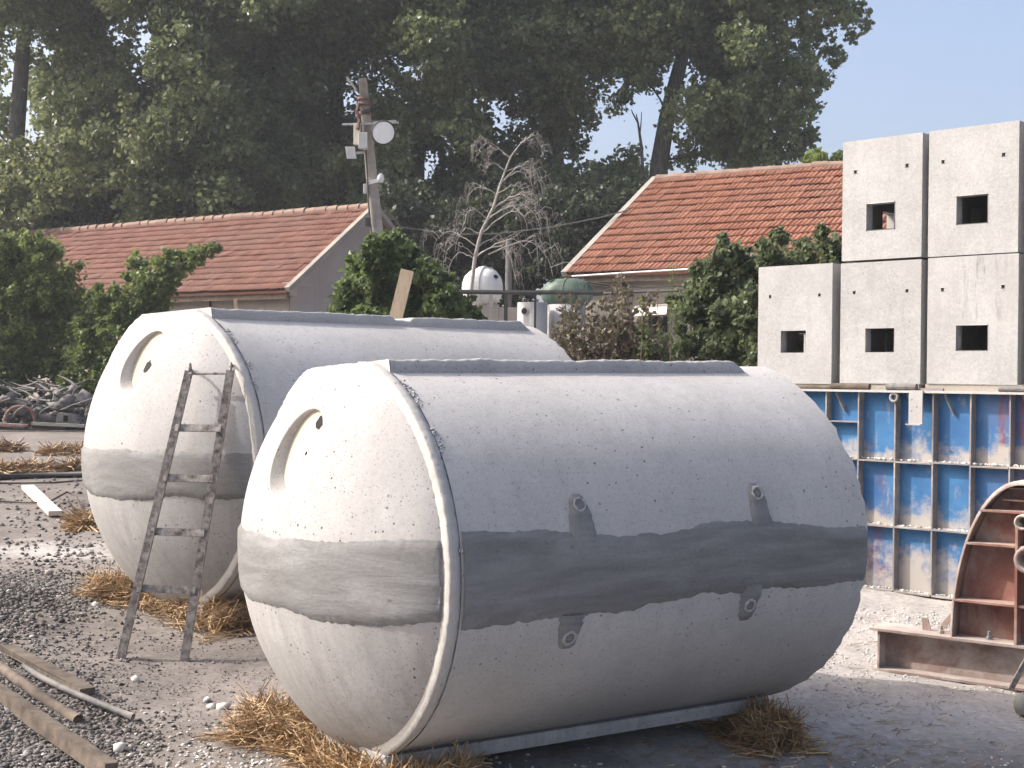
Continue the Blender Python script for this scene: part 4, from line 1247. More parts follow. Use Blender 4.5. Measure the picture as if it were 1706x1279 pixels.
cg = at(945, 489, 27.0)
grp_tank('fibreglass_tank', cg, Vector((.9, -.43, 0)), [(-.52, .01), (-.5, .14), (-.4, .24), (-.2, .30), (.2, .30), (.4, .24), (.5, .14), (.52, .01)], M_green, 'dark green fibreglass tank left of the orange roofed house',
    [(Vector((-.3, 0, .24)), .06, Vector((-.4, -.2, 1)))], [(0, .30)])
def plinth(c, hw, hd, ztop_, label):
    zb_ = float(gz(c.x, c.y)) - .1; m = MB(); m.box(-hw, hw, -hd, hd, 0, ztop_ - zb_); o = m.build('concrete_plinth', M_plaster, None, bevel=.02); o.location = (c.x, c.y, zb_)
    tag(o, label, 'plinth')
plinth(cw, .30, .26, cw.z - .34, 'grey block carrying the white fibreglass tank behind the fence')
plinth(cg, .36, .22, cg.z - .24, 'grey block carrying the dark green tank beside the house')
def ring_pipe(px0, px1, yt, yb, Y, label, hole):
    a = at(px0, yt, Y); b_ = at(px1, yt, Y); r_ = (b_ - a).length / 2; c = (a + b_) / 2; h = (at(px0, yt, Y) - at(px0, yb, Y)).z
    t = empty('concrete_ring', (c.x, c.y, c.z - h)); tag(t, label, 'concrete ring')
    m = MB(); m.lathe([(0, r_), (h, r_), (h, r_ * .85), (0, r_ * .85)], (0, 0, 0), (0, 0, 1), 32); m.build('wall', M_boxc, t, True)
    if hole:
        u, v = hole; q = at(u, v, Y) - t.location; d = Vector((q.x, -math.sqrt(max(0, r_ * r_ - q.x ** 2)), 0)); nrm = d.normalized()
        m = MB(); m.lathe([(0, .075), (.012, .075), (.012, .06)], Vector((d.x, d.y, q.z)), nrm, 16); o = m.build('port', M_boxc, t)
        m = MB(); m.lathe([(.006, .066), (.006, .001)], Vector((d.x, d.y, q.z)), nrm, 16); m.build('port_mouth', M_dark, o)
    return t
ring_pipe(862, 912, 504, 590, 26.2, 'pale concrete ring with one dark port beside the rail fence', (874, 519))
ring_pipe(912, 975, 508, 590, 26.6, 'greyish concrete ring half hidden by the dry shrub', None)
# timber upright behind the farther tank
m = MB(); q1 = at(679, 450, 12.2); q0 = at(655, 548, 12.2); q0 = q0 + (q0 - q1) * 1.55
gzq = float(gz(q0.x, q0.y)); q0 = q1 + (q0 - q1) * ((q1.z - gzq) / (q1.z - q0.z))
m.bar(q0, q1, .115, .075, (0, 1, 0)); tag(m.build('timber_post', M_wood_pale), 'pale squared timber sticking up slantwise behind the farther tank', 'timber')
m = MB(); q1 = at(392, 498, 15); q0 = at(397, 548, 15); q0 = q1 + (q0 - q1) * ((q1.z - float(gz(q1.x, q1.y))) / (q1.z - q0.z)); m.bar(q0, q1, .032, .032, (0, 1, 0)); tag(m.build('wooden_stake', M_wood_pale), 'thin wooden stake showing above the farther tank before the house wall', 'stake')

# ------------------------------------------------------------------ foliage builder
def leaves(clumps, per, size, tint=(2, 2.2), shell=.55, elong=1.35, droop=0.0, flat=0.0, lumpy=True):
    # clumps: (centre Vector, radius, count factor, (sx, sy, sz)); two-triangle folded leaves spread through each clump
    C = []; S = []; TN = []
    sat = []
    for (c, r_, k, sc) in clumps:
        sat.append((c, r_ * .86, k * .62, sc))
        for _ in range(11):
            d = Vector((random.gauss(0, 1), random.gauss(0, 1), random.gauss(0, 1))).normalized()
            q = random.uniform(.16, .36); sat.append((c + d * r_ * random.uniform(.75, 1.22), r_ * q, k * q * q * .95, sc))
    clumps = sat if lumpy else clumps
    for (c, r_, k, sc) in clumps:
        n = max(4, int(per * k))
        d = rng.normal(size=(n, 3)); d /= np.linalg.norm(d, axis=1)[:, None]
        rr = rng.uniform(0, 1, n) ** shell
        rr = np.where(rng.uniform(size=n) < .10, rr * rng.uniform(1, 1.45, n), rr)
        # lumpy sub-clusters give an uneven outline and gaps
        lump = 1 + .28 * np.sin(d[:, 0] * 5 + c.x * 3) * np.cos(d[:, 2] * 5 + c.z * 2) + .18 * np.sin(d[:, 1] * 9 + c.y)
        p = d * (rr * lump * r_)[:, None] * np.array(sc)
        C.append(p + np.array(c)); S.append(rng.uniform(size[0], size[1], n))
        TN.append(np.clip(rng.beta(*tint, n) + rng.normal(0, .08), 0, 1))
    C = np.concatenate(C); S = np.concatenate(S); TN = np.concatenate(TN); n = len(C)
    a = rng.normal(size=(n, 3)); a[:, 2] -= droop; a /= np.linalg.norm(a, axis=1)[:, None]
    b = rng.normal(size=(n, 3)); b[:, 2] *= (1 - flat); b -= a * (a * b).sum(1)[:, None]; b /= np.linalg.norm(b, axis=1)[:, None]
    nn = np.cross(a, b)
    hl = S[:, None] * .5
    fold = rng.uniform(.05, .35, n)[:, None]
    v0 = C - a * hl * elong; v2 = C + a * hl * elong
    v1 = C + b * hl - a * hl * .25 + nn * hl * fold; v3 = C - b * hl - a * hl * .25 + nn * hl * fold
    V = np.stack([v0, v1, v2, v3], 1).reshape(-1, 3)
    i = 4 * np.arange(n)[:, None]
    Fc = np.concatenate([i + np.array([0, 1, 2]), i + np.array([0, 2, 3])], 1).reshape(-1, 3)
    return V, Fc, np.repeat(TN, 4)

def limb(m, a, b, r0, r1, wob=.06, n=7, sides=7):
    a = Vector(a); b = Vector(b); l = (b - a).length; pts = []; rs = []
    o = Vector((random.gauss(0, 1), random.gauss(0, 1), random.gauss(0, .4))) * wob * l
    for i in range(n):
        f = i / (n - 1)
        pts.append(a.lerp(b, f) + o * math.sin(math.pi * f) + Vector((random.gauss(0, 1), random.gauss(0, 1), 0)) * wob * .12 * l * (0 < f < 1)); rs.append(r0 + (r1 - r0) * f)
    m.tube(pts, rs, sides, False)
    return pts

def plant(name, base, label, cat, group, crown_lists, leaf_m, bark_m, trunk_pts, trunk_r, limbs_to=None, per=400, size=(.12, .22), limb_r=.06, tint=(2, 2.2), shell=.55, **kw):
    t = empty(name, base); tag(t, label, cat, group); bo = Vector(base)
    m = MB(); n = len(trunk_pts)
    m.tube([Vector(p) - bo for p in trunk_pts], [trunk_r * (1 - .7 * i / max(1, n - 1)) for i in range(n)], 10, False)
    m.build('trunk', bark_m, t, True)
    m = MB(); any_ = False
    nodes = [Vector(p) for p in trunk_pts]; n0 = len(nodes)
    for (c, r_, k, sc) in sorted([q for cl in crown_lists for q in cl], key=lambda q: min((q[0] - p).length for p in nodes[:n0])):
        if len(nodes) > 60: break
        best = min(nodes, key=lambda q: (q - (c - Vector((0, 0, .5)))).length)
        limb(m, best - bo, c - bo, limb_r * random.uniform(.5, 1.0), limb_r * .25); nodes.append(Vector(c)); any_ = True
    if any_: m.build('branches', bark_m, t, True)['kind'] = 'stuff'
    for cl, lm in zip(crown_lists, leaf_m if isinstance(leaf_m, list) else [leaf_m] * len(crown_lists)):
        if not cl: continue
        V, Fc, T = leaves([(c - bo, r_, k, sc) for (c, r_, k, sc) in cl], per, size, tint, shell, **kw)
        o = link('crown', np_mesh('crown', V, Fc, T), lm, t)
        o['kind'] = 'stuff'
    return t

# ------------------------------------------------------------------ poplars
PXM = lambda Y: Y / F                      # metres per picture pixel at depth Y
HOLES = [(1045, 205, 34), (1072, 225, 22), (1018, 222, 18), (706, 275, 15), (725, 262, 12), (48, 225, 12), (20, 150, 9), (40, 75, 9), (560, 165, 9), (835, 180, 8), (1118, 105, 9), (260, 70, 6), (690, 135, 7)]
def poplar(x0, Y, trunk_px, spread, ylow, yhigh, nclump, label, extra=(), yellow=.25, r=(38, 72), per=600, xoff=0, holes=True, extend=True):
    s = PXM(Y)
    tp = [at(x, y, Y) for x, y in trunk_px]
    base = Vector((tp[0].x, tp[0].y, float(gz(tp[0].x, tp[0].y))))
    tp = [base - Vector((0, 0, .2))] + tp
    # extend above the frame
    d = (tp[-1] - tp[-2]).normalized()
    if extend: tp.append(tp[-1] + (d + Vector((0, 0, .6))).normalized() * 4)
    a, b = [], []
    tries = 0
    while len(a) + len(b) < nclump and tries < 4000:
        tries += 1
        y = random.uniform(yhigh, ylow); fy = (y - yhigh) / (ylow - yhigh)
        x = x0 + xoff * (1 - fy) + random.gauss(0, .55) * spread * (1.0 if fy > .15 else .7)
        rr = random.uniform(*r)
        if holes and any((x - hx) ** 2 + (y - hy) ** 2 < (hr_ + rr * .82) ** 2 for hx, hy, hr_ in HOLES): continue
        c = at(x, y, Y + random.uniform(-2.6, 2.6))
        (b if random.random() < yellow else a).append((c, rr * s, (rr / 55) ** 2, (1.05, 1.1, random.uniform(.8, 1.05))))
    for (x, y, rr) in extra:
        a.append((at(x, y, Y + random.uniform(-1.2, 1.2)), rr * s, (rr / 55) ** 2 * 1.15, (1, 1, .95)))
    return plant('poplar_tree', base, label, 'tree', 'tall poplars behind the houses', [a, b], [M_leaf_pop, M_leaf_popy], M_bark, tp, .34, per=per, size=(.075, .155), limb_r=.06, shell=.5)

poplar(20, 40, [(28, 430), (25, 250), (40, 60), (70, -60)], 85, 380, -230, 60, 'poplar at the far left edge with slim dark stems seen through its gaps', yellow=.2)
poplar(150, 43, [(160, 430), (150, 250), (160, 60), (150, -80)], 105, 375, -240, 80, 'poplar second from the left above the rose roof', yellow=.35)
poplar(280, 39, [(328, 400), (318, 300), (302, 235), (285, 140), (262, 20), (255, -60)], 110, 330, -240, 74, 'poplar whose curved bare trunk leans left above the rose roof', yellow=.3)
poplar(430, 41, [(440, 400), (445, 250), (430, 80), (440, -60)], 110, 345, -240, 88, 'bushy yellow-tinged poplar between the curved trunk and the utility pole', yellow=.5)
poplar(560, 43, [(566, 380), (562, 200), (553, 40), (560, -80)], 90, 340, -240, 70, 'poplar directly behind the utility pole with a straight dark trunk', yellow=.25)
poplar(690, 40, [(690, 400), (694, 270), (716, 130), (730, -60)], 95, 360, -240, 76, 'dark poplar just right of the floodlight', yellow=.3)
poplar(800, 42, [(776, 420), (770, 270), (786, 60), (800, -80)], 100, 370, -240, 84, 'poplar with a pale grey trunk behind the dead weeping tree', yellow=.2)
poplar(930, 41, [(935, 430), (925, 250), (915, 60), (920, -80)], 110, 420, -240, 96, 'dense dark poplar left of the patch of open sky', yellow=.12)
poplar(1040, 43, [(1050, 430), (1045, 360), (1035, 320)], 70, 420, 265, 26, 'low dark poplar growth under the patch of open sky', yellow=.12, r=(26, 46), extend=False)
rt = [(1400, 18, 38), (1432, 22, 20), (1445, 45, 12), (1360, 62, 38), (1392, 92, 22), (1330, 118, 42), (1372, 128, 16), (1290, 60, 60), (1225, 115, 62), (1180, 55, 50), (1250, 190, 62), (1335, 170, 22), (1318, 200, 34), (1195, 225, 48),
      (1290, 160, 48), (1325, 0, 50), (1225, -30, 65), (1310, -80, 75), (1400, -60, 55), (1150, -40, 60), (1150, 262, 34), (1295, 262, 46), (1340, 238, 22), (1240, 270, 42), (1180, 150, 45), (1260, 20, 60), (1376, 4, 40), (1355, 228, 12), (1345, 150, 26), (1418, 58, 14), (1270, 230, 50), (1220, 250, 45), (1300, 110, 46)]
for _ in range(60):
    x, y, rr = random.gauss(1085, 36), random.uniform(-260, 140), random.uniform(38, 62)
    if not any((x - hx) ** 2 + (y - hy) ** 2 < (h3 + rr * .82) ** 2 for hx, hy, h3 in HOLES): rt.append((x, y, rr))
poplar(1220, 40, [(1090, 400), (1098, 275), (1112, 190), (1135, 100), (1152, 30), (1165, -60)], 60, 200, -260, 26, 'rightmost poplar with a thick leaning trunk, its ragged crown against the sky', extra=rt, yellow=.1, per=860)
m = MB()
tw = [at(x, y, 39.5) for x, y in ((1069, 246), (1066, 225), (1063, 205), (1060, 190))]; m.tube(tw, [.05, .04, .03, .015], 5)
m.tube([tw[2], at(1054, 188, 39.5), at(1052, 182, 39.5)], [.025, .02, .012], 5); m.tube([tw[1], at(1068, 205, 39.5), at(1069, 186, 39.5)], [.022, .018, .01], 5)
# the bare top reaches down behind the roof to its own stem
q = at(1072, 330, 39.5); m.tube([q - Vector((0, 0, q.z - float(gz(q.x, q.y)))), q, tw[0]], [.09, .06, .05], 6)
tag(m.build('bare_sapling', M_bark), 'thin leafless forked sapling in the patch of open sky', 'sapling')
# second, farther row: a closed belt of trees behind the poplars
belt = []
for k in range(120):
    x = random.uniform(90, 1000) if k < 68 else random.uniform(-900, -110); y = random.uniform(-260, 430)
    rr = random.uniform(55, 80)
    if any((x - hx) ** 2 + (y - hy) ** 2 < (hr2 + rr * .9) ** 2 for hx, hy, hr2 in HOLES): continue
    belt.append((at(x, y, random.uniform(54, 60)), rr * PXM(57), (rr / 60) ** 2, (1, 1, 1)))
V, Fc, T = leaves(belt, 300, (.2, .36), (2, 3), .5)
tag(link('tree_belt', np_mesh('tree_belt', V, Fc, T), M_leaf_pop), 'far belt of dark trees seen through gaps between the poplars', kind='stuff')

# ------------------------------------------------------------------ nearer shrubs and young trees
def shrub(name, Y, base_px, clumps, label, cat, leaf_m, per, size, stems=4, group=None, tint=(2, 2), shell=.5, dys=.5, r_stem=.03, bark=None, per_k=1.0, **kw):
    s = PXM(Y)
    b = at(base_px[0], base_px[1], Y); base = Vector((b.x, b.y, float(gz(b.x, b.y))))
    cl = [(at(x, y, Y + random.uniform(-dys, dys)), rr * s, (rr / 40) ** 2, (1.05, 1.05, .95)) for (x, y, rr) in clumps]
    t = empty(name, base); tag(t, label, cat, group)
    m = MB()
    nodes = [Vector((0, 0, -.1))]
    for (c, rr, k, sc) in sorted(cl, key=lambda q: (q[0] - base).length):
        q = c - base; best = min(nodes, key=lambda v: (v - q).length + .25 * v.length * (v.length > .2))
        limb(m, best + Vector((random.gauss(0, .05), random.gauss(0, .05), 0)), q, r_stem * (1.2 if best.length < .2 else .7), r_stem * .35, .07); nodes.append(q)
    m.build('stems', bark or M_stem, t, True)
    V, Fc, T = leaves([(c - base, r_, k, sc) for (c, r_, k, sc) in cl], per, size, tint, shell, **kw)
    o = link('foliage', np_mesh('foliage', V, Fc, T), leaf_m, t); o['kind'] = 'stuff'
    return t

shrub('young_tree', 25.6, (40, 700), [(20, 440, 45), (60, 430, 42), (95, 470, 42), (30, 490, 50), (75, 520, 50), (120, 510, 30), (20, 560, 52), (70, 580, 45), (110, 560, 36), (15, 620, 36), (100, 620, 32), (5, 410, 30), (40, 640, 30), (70, 410, 20), (-40, 480, 60), (-40, 600, 60)],
      'bright yellow-green young tree at the left edge before the rose roof', 'young tree', M_leaf_maple, 2000, (.036, .08), tint=(2.4, 1.8), droop=.3)
shrub('young_tree', 25.0, (235, 690), [(250, 470, 32), (230, 440, 20), (275, 450, 26), (305, 440, 22), (330, 425, 17), (352, 415, 12), (290, 425, 14), (225, 500, 34), (265, 500, 26), (190, 520, 36), (155, 540, 38), (210, 550, 36), (150, 590, 42), (190, 610, 36), (130, 640, 34), (240, 520, 30), (280, 475, 18), (165, 500, 24), (366, 413, 6), (320, 415, 10), (170, 640, 30)],
      'darker young tree whose branch reaches right across the rose roof', 'young tree', M_leaf_maple, 2000, (.036, .078), tint=(1.7, 2.6), droop=.3)
shrub('round_bush', 16.5, (680, 545), [(640, 430, 36), (600, 455, 32), (585, 490, 34), (625, 480, 42), (670, 440, 34), (690, 480, 42), (720, 460, 26), (740, 500, 36), (770, 520, 32), (650, 520, 44), (700, 520, 44), (580, 525, 36), (655, 400, 20), (625, 405, 16), (785, 540, 24), (610, 430, 20), (740, 470, 16), (660, 555, 50), (600, 555, 45), (730, 555, 45)],
      'leafy green bush behind the upright timber and in front of the gable', 'bush', M_leaf_bush, 1400, (.035, .07), tint=(2, 2.4))
shrub('broadleaf_shrub', 13.5, (1260, 640), [(1210, 420, 22), (1195, 450, 34), (1240, 440, 30), (1280, 425, 26), (1300, 395, 14), (1330, 440, 34), (1380, 410, 24), (1385, 440, 30), (1290, 460, 38), (1220, 490, 42), (1170, 480, 28), (1150, 520, 30), (1190, 540, 40), (1250, 530, 46), (1310, 510, 46), (1360, 480, 40), (1150, 575, 30), (1210, 580, 42), (1270, 585, 42), (1330, 570, 46), (1390, 540, 40), (1300, 620, 40), (1370, 390, 12), (1202, 398, 10), (1340, 405, 14), (1230, 630, 40), (1130, 500, 16)],
      'broad-leaved shrub with dull glossy leaves left of the lower left box', 'shrub', M_leaf_broad, 1400, (.03, .066), tint=(2, 2.2), elong=1.15)
# dry flowering shrub: thin upright stems with small brown leaves
Yd = 13.5
def dry_shrub(name, x0, x1, n, ytop, ybase, label, leafm, nl):
    b = at((x0 + x1) / 2, ybase, Yd); base = Vector((b.x, b.y, float(gz(b.x, b.y)))); t = empty(name, base); tag(t, label, 'shrub')
    m = MB(); C = []
    for k in range(n):
        x = random.uniform(x0, x1); y = random.uniform(*ytop); Y = Yd + random.uniform(-.4, .4)
        tip = at(x, y, Y); rt_ = base + Vector((random.gauss(0, .18), random.gauss(0, .15), -.05))
        rt_.x += (tip.x - base.x) * .5
        pts = limb(m, rt_ - base, tip - base, .009, .003, .05, 7, 5)
        for _ in range(nl):
            f = random.uniform(.35, 1.0); i = min(5, int(f * 6)); q = pts[i].lerp(pts[i + 1], f * 6 - i)
            C.append((q + Vector((random.gauss(0, .05), random.gauss(0, .05), random.gauss(0, .03))), .035, 1, (1, 1, 1)))
    m.build('stems', M_stem, t, True)
    V, Fc, T = leaves(C, 4, (.022, .048), (2, 2), .6, 1.6, lumpy=False); o = link('foliage', np_mesh('foliage', V, Fc, T), leafm, t); o['kind'] = 'stuff'
    return t
dry_shrub('dry_shrub', 925, 1100, 85, (480, 590), 640, 'dry brownish shrub with many thin upright stems behind the nearer tank', M_leaf_dry, 30)
dry_shrub('dry_shrub', 1005, 1045, 9, (452, 500), 640, 'tall thin seedy stems rising over the wall of the orange roofed house', M_leaf_dry, 26)
dry_shrub('green_weed', 1060, 1120, 34, (545, 600), 640, 'low dark green weeds right of the dry shrub', M_leaf_broad, 36)
def spire(px, y0, y1, label):
    a = at(px, y0, Yd - .5); base = Vector((a.x, a.y, float(gz(a.x, a.y)))); t = empty('leafy_sprig', base); tag(t, label, 'sprig', 'pale leafy sprigs in front of the wall')
    top = at(px, y1, Yd - .5) - base; m = MB(); pts = limb(m, (0, 0, 0), top, .010, .003, .01, 8, 5); m.build('stem', M_stem, t)
    C = []; n = 12
    for k in range(n):
        f = .72 + .28 * k / (n - 1); q = Vector((0, 0, 0)).lerp(top, f)
        for s_ in (-1, 1): C.append((q + Vector((s_ * .03, random.gauss(0, .02), 0)), .010, 1, (1.6, 1.6, .6)))
    V, Fc, T = leaves(C, 4, (.012, .024), (2, 1.6), .6, 2.6, lumpy=False); o = link('foliage', np_mesh('foliage', V, Fc, T), M_leaf_lime, t); o['kind'] = 'stuff'
spire(1122, 560, 445, 'taller pale green leafy sprig before the house wall')
spire(1072, 560, 500, 'shorter yellow-green leafy sprig below the awning')
# fresh shoots rising behind the ridge of the right house
shrub('roof_sapling', 34, (1358, 300), [(1358, 262, 12), (1350, 268, 9), (1366, 270, 9)], 'bright lime green shoot above the ridge of the orange roof', 'sapling', M_leaf_lime, 260, (.14, .26), r_stem=.04, tint=(2.5, 1.5))
shrub('roof_sapling', 34, (1398, 300), [(1396, 266, 10), (1404, 262, 9)], 'dark leafy tuft at the ridge end beside the upper left box', 'sapling', M_leaf_bush, 260, (.12, .22), r_stem=.04)

# ------------------------------------------------------------------ dead weeping tree
Yw = 26.0
b = at(790, 470, Yw); base = Vector((b.x, b.y, float(gz(b.x, b.y))))
wt = empty('dead_tree', base); tag(wt, 'leafless weeping tree with arching bare branches above the white tanks', 'tree')
m = MB()
main = [at(x, y, Yw) - base for x, y in ((780, 520), (792, 425), (802, 385), (822, 345), (834, 305), (850, 262), (868, 238), (890, 224))]
m.tube([Vector((-.2, 0, -.2))] + main, [.045, .042, .036, .03, .025, .020, .015, .010, .005], 8, False); m.build('trunk', M_twig, wt, True)
m = MB()
def arch(p, ang, reach, drop, r0, depth=0, fy=None):
    fy = random.uniform(-.6, .6) if fy is None else fy
    d = Vector((math.cos(ang), fy, 0)); pts = []; n = 12
    riseh = reach * random.uniform(.25, .5)
    for i in range(n):
        f = i / (n - 1)
        pts.append(p + d * reach * (1 - (1 - f) ** 1.5) + Vector((0, 0, riseh * math.sin(min(1, f * 1.6) * math.pi / 2) - drop * max(0, f - .35) ** 1.7 * 2.2)) + Vector((random.gauss(0, .012), random.gauss(0, .012), random.gauss(0, .012))))
    m.tube(pts, [r0 * (1 - .75 * i / (n - 1)) for i in range(n)], 5, False)
    if depth < 2:
        for k in range(5 if depth == 0 else 2):
            i = random.randint(3, n - 2); arch(pts[i], ang + random.uniform(-1.0, 1.0), reach * random.uniform(.25, .5), drop * random.uniform(.5, 1.0), r0 * .5, depth + 1)
anchors = [(795, 412), (800, 390), (812, 365), (822, 345), (828, 325), (834, 305), (842, 285), (850, 262), (868, 238), (790, 430), (792, 425)]
for (x, y) in anchors:
    sc = min(1.0, .45 + (y - 230) / 260)
    for k in range(2):
        ang = random.choice((0, math.pi)) + random.uniform(-.5, .5)
        arch(at(x, y, Yw) - base, ang, random.uniform(.45, 1.15) * sc, random.uniform(.3, .8) * sc, .012)
arch(at(812, 425, Yw) - base, 0.0, 1.25, .7, .018, 0, .1); arch(at(815, 360, Yw) - base, 0.05, 1.0, .6, .016, 0, .1)
m.build('branches', M_twig, wt, True)
# bare grey trunks behind the dead tree
for (x, y0, y1, r_, lab) in ((848, 500, 420, .075, 'plain grey trunk standing right of the white fibreglass tank'),):
    q1 = at(x, y1 - 20, 32); q0 = Vector((q1.x, q1.y, float(gz(q1.x, q1.y)))); m = MB(); m.tube([q0, q1], [r_ * 1.3, r_], 10, False); tag(m.build('tree_trunk', M_bark_grey, None, True), lab, 'tree trunk')
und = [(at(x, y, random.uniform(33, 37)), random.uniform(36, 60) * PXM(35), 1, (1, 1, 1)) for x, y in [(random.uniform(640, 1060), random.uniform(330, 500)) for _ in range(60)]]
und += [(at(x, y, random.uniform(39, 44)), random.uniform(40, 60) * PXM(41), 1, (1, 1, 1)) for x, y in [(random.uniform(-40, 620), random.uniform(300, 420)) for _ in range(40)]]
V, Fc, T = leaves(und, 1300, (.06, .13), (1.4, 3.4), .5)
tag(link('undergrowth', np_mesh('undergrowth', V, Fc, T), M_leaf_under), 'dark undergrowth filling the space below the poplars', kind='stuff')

# ------------------------------------------------------------------ rubble and debris at the left
def debris():
    Vd = []; C = []
    for _ in range(420):
        px, py = random.uniform(-60, 150), random.gauss(688, 16)
        if py > 712: continue
        g = G(px, 716); Y = g.y + random.uniform(0, 3); q = at(px, py, Y); C.append((q.x, q.y, q.z))
    C = np.array(C)
    o = stones('rubble_heap', C, rng.uniform(.05, .18, len(C)), M_debris, None, .8); tag(o, 'grey heap of rubble and broken branches under the young trees', kind='stuff')
    m = MB()
    for _ in range(70):
        px, py = random.uniform(-20, 135), random.uniform(640, 705); g = G(px, 716); Y = g.y + random.uniform(-.3, 1.5)
        a = at(px, py, Y); b_ = at(px + random.uniform(-60, 60), py + random.uniform(-26, 26), Y + random.uniform(-.5, .5)); limb(m, a, b_, random.uniform(.012, .035), .008, .08, 6, 5)
    tag(m.build('brushwood', M_hose, None, True), 'tangle of grey dead branches lying on the rubble heap', kind='stuff')
debris()
YR = G(110, 716).y
def slab(nm, quad, Y, th, mat, label, cat, group=None):
    m = MB(); a, b_, c, d = [at(x, y, Y) for x, y in quad]; t = Vector((0, th, 0)); m.hexa([d, c, c + t, d + t, a, b_, b_ + t, a + t])
    return tag(m.build(nm, mat), label, cat, group)
o = slab('concrete_block', ((96, 687), (122, 690), (130, 706), (92, 704)), YR - .1, .35, M_rubble, 'grey concrete block with a dark square hole in the rubble', 'concrete block')
m = MB(); a1, a2, a3, a4 = [at(x, y, YR - .12) for x, y in ((106, 692), (113, 692.5), (113, 702), (105, 702))]; m.quad(a4, a3, a2, a1); m.build('square_hole', M_dark, o)
m = MB(); tip = at(135, 656, YR + .3); q = [at(x, y, YR + .3) for x, y in ((122, 674), (148, 676))]; t = Vector((0, .5, 0)); m.v += [tuple(v) for v in (q[0], q[1], tip, q[0] + t, q[1] + t)]; m.f += [(0, 1, 2), (4, 3, 2), (1, 4, 2), (3, 0, 2), (0, 3, 4, 1)]
tag(m.build('broken_slab', M_rim), 'white pointed slab fragment sticking up from the rubble', 'slab fragment')
slab('timber_beam', ((-20, 666), (50, 668), (50, 672), (-20, 671)), YR, .1, M_pole, 'grey beam lying high on the rubble heap', 'beam')
slab('timber_beam', ((52, 703), (140, 707), (140, 712), (52, 708)), YR - .4, .12, M_pole, 'grey beam along the foot of the rubble heap', 'beam')
slab('timber_beam', ((-20, 703), (45, 707), (45, 711), (-20, 709)), YR - .5, .1, M_rust, 'dark red beam along the foot of the rubble at the left edge', 'beam')
m = MB(); q = at(33, 700, YR - .2); m.tube([q + Vector((.24 * math.cos(t), .05 * math.cos(t), .24 * math.sin(t))) for t in np.linspace(-.2, math.pi + .2, 17)], .03, 7); tag(m.build('pipe_hoop', M_rust, None, True), 'dark rusty half hoop standing in the rubble', 'hoop')
slab('paving_slab', ((-30, 712), (136, 713), (150, 733), (-30, 738)), G(60, 735).y, .25, M_boxc, 'long pale concrete strip in front of the rubble', 'slab') if False else None

def ground_bar(pts, wdt, ht, mat, nm, label, cat, lift=0.0, tube=False):
    P = [];
    for (x, y) in pts:
        g = G(x, y); P.append(Vector((g.x, g.y, g.z + ht / 2 + lift)))
    m = MB()
    if tube: m.tube(P, ht / 2, 8)
    else: m.bar(P[0], P[-1], wdt, ht)
    return tag(m.build(nm, mat, None, tube), label, cat)
ground_bar(((-30, 801), (136, 795)), .09, .07, M_black, 'steel_pipe', 'long dark pipe lying left of the farther tank', 'pipe', tube=True)
ground_bar(((46, 817), (92, 862)), .13, .045, M_wood_pink, 'short_plank', 'short pale pinkish plank lying on the gravel left of the farther tank', 'plank', .02)
ground_bar(((-20, 806), (40, 806), (90, 805), (136, 801)), .02, .02, M_rebar, 'steel_rod', 'thin steel rod lying just in front of the dark pipe', 'rod', tube=True)
m = MB(); P = []
for (x, y, h) in ((-10, 838, .02), (40, 840, .02), (80, 842, .03), (95, 838, .06), (112, 833, .09), (126, 838, .08), (134, 848, .03), (137, 856, .0)):
    g = G(x, y); P.append((g.x, g.y, g.z + h))
m.tube(P, .011, 6); tag(m.build('bent_rebar', M_rebar, None, True), 'bent dark steel rod curling up beside the pale plank', 'rod')

# planks and hoses on the gravel at the lower left
def lay(p0, p1, dz0, dz1): 
    a = G(*p0); b_ = G(*p1); a.z += dz0; b_.z += dz1; return a, b_
a, b_ = lay((-60, 1130), (185, 1300), .05, .04); m = MB(); m.bar(a, b_, .055, .065, jit=.005); tag(m.build('timber_beam', M_wood), 'squared weathered timber nearest the camera at the lower left corner', 'timber', 'timbers on the gravel')
a, b_ = lay((12, 1098), (146, 1162), .07, .03); m = MB(); m.bar(a, b_, .085, .035, jit=.006); tag(m.build('wide_plank', M_wood), 'wide brown weathered board at the back of the timbers on the gravel', 'plank', 'timbers on the gravel')
m = MB(); P = []
for f in np.linspace(0, 1, 8):
    g = G(-40 + 170 * f, 1092 + 112 * f + 6 * math.sin(f * 3)); P.append((g.x, g.y, g.z + .045 - .03 * f))
m.tube(P, .028, 10); tag(m.build('thick_hose', M_wood, None, True), 'thick brown pole lying between the two timbers on the gravel', 'pole')
m = MB(); P = []
for f in np.linspace(0, 1, 10):
    g = G(40 + 182 * f, 1118 + 86 * f ** .8); P.append((g.x, g.y, g.z + .03))
m.tube(P, .017, 8); tag(m.build('grey_hose', M_hose, None, True), 'thin grey hose curving over the gravel beside the brown pole', 'hose')

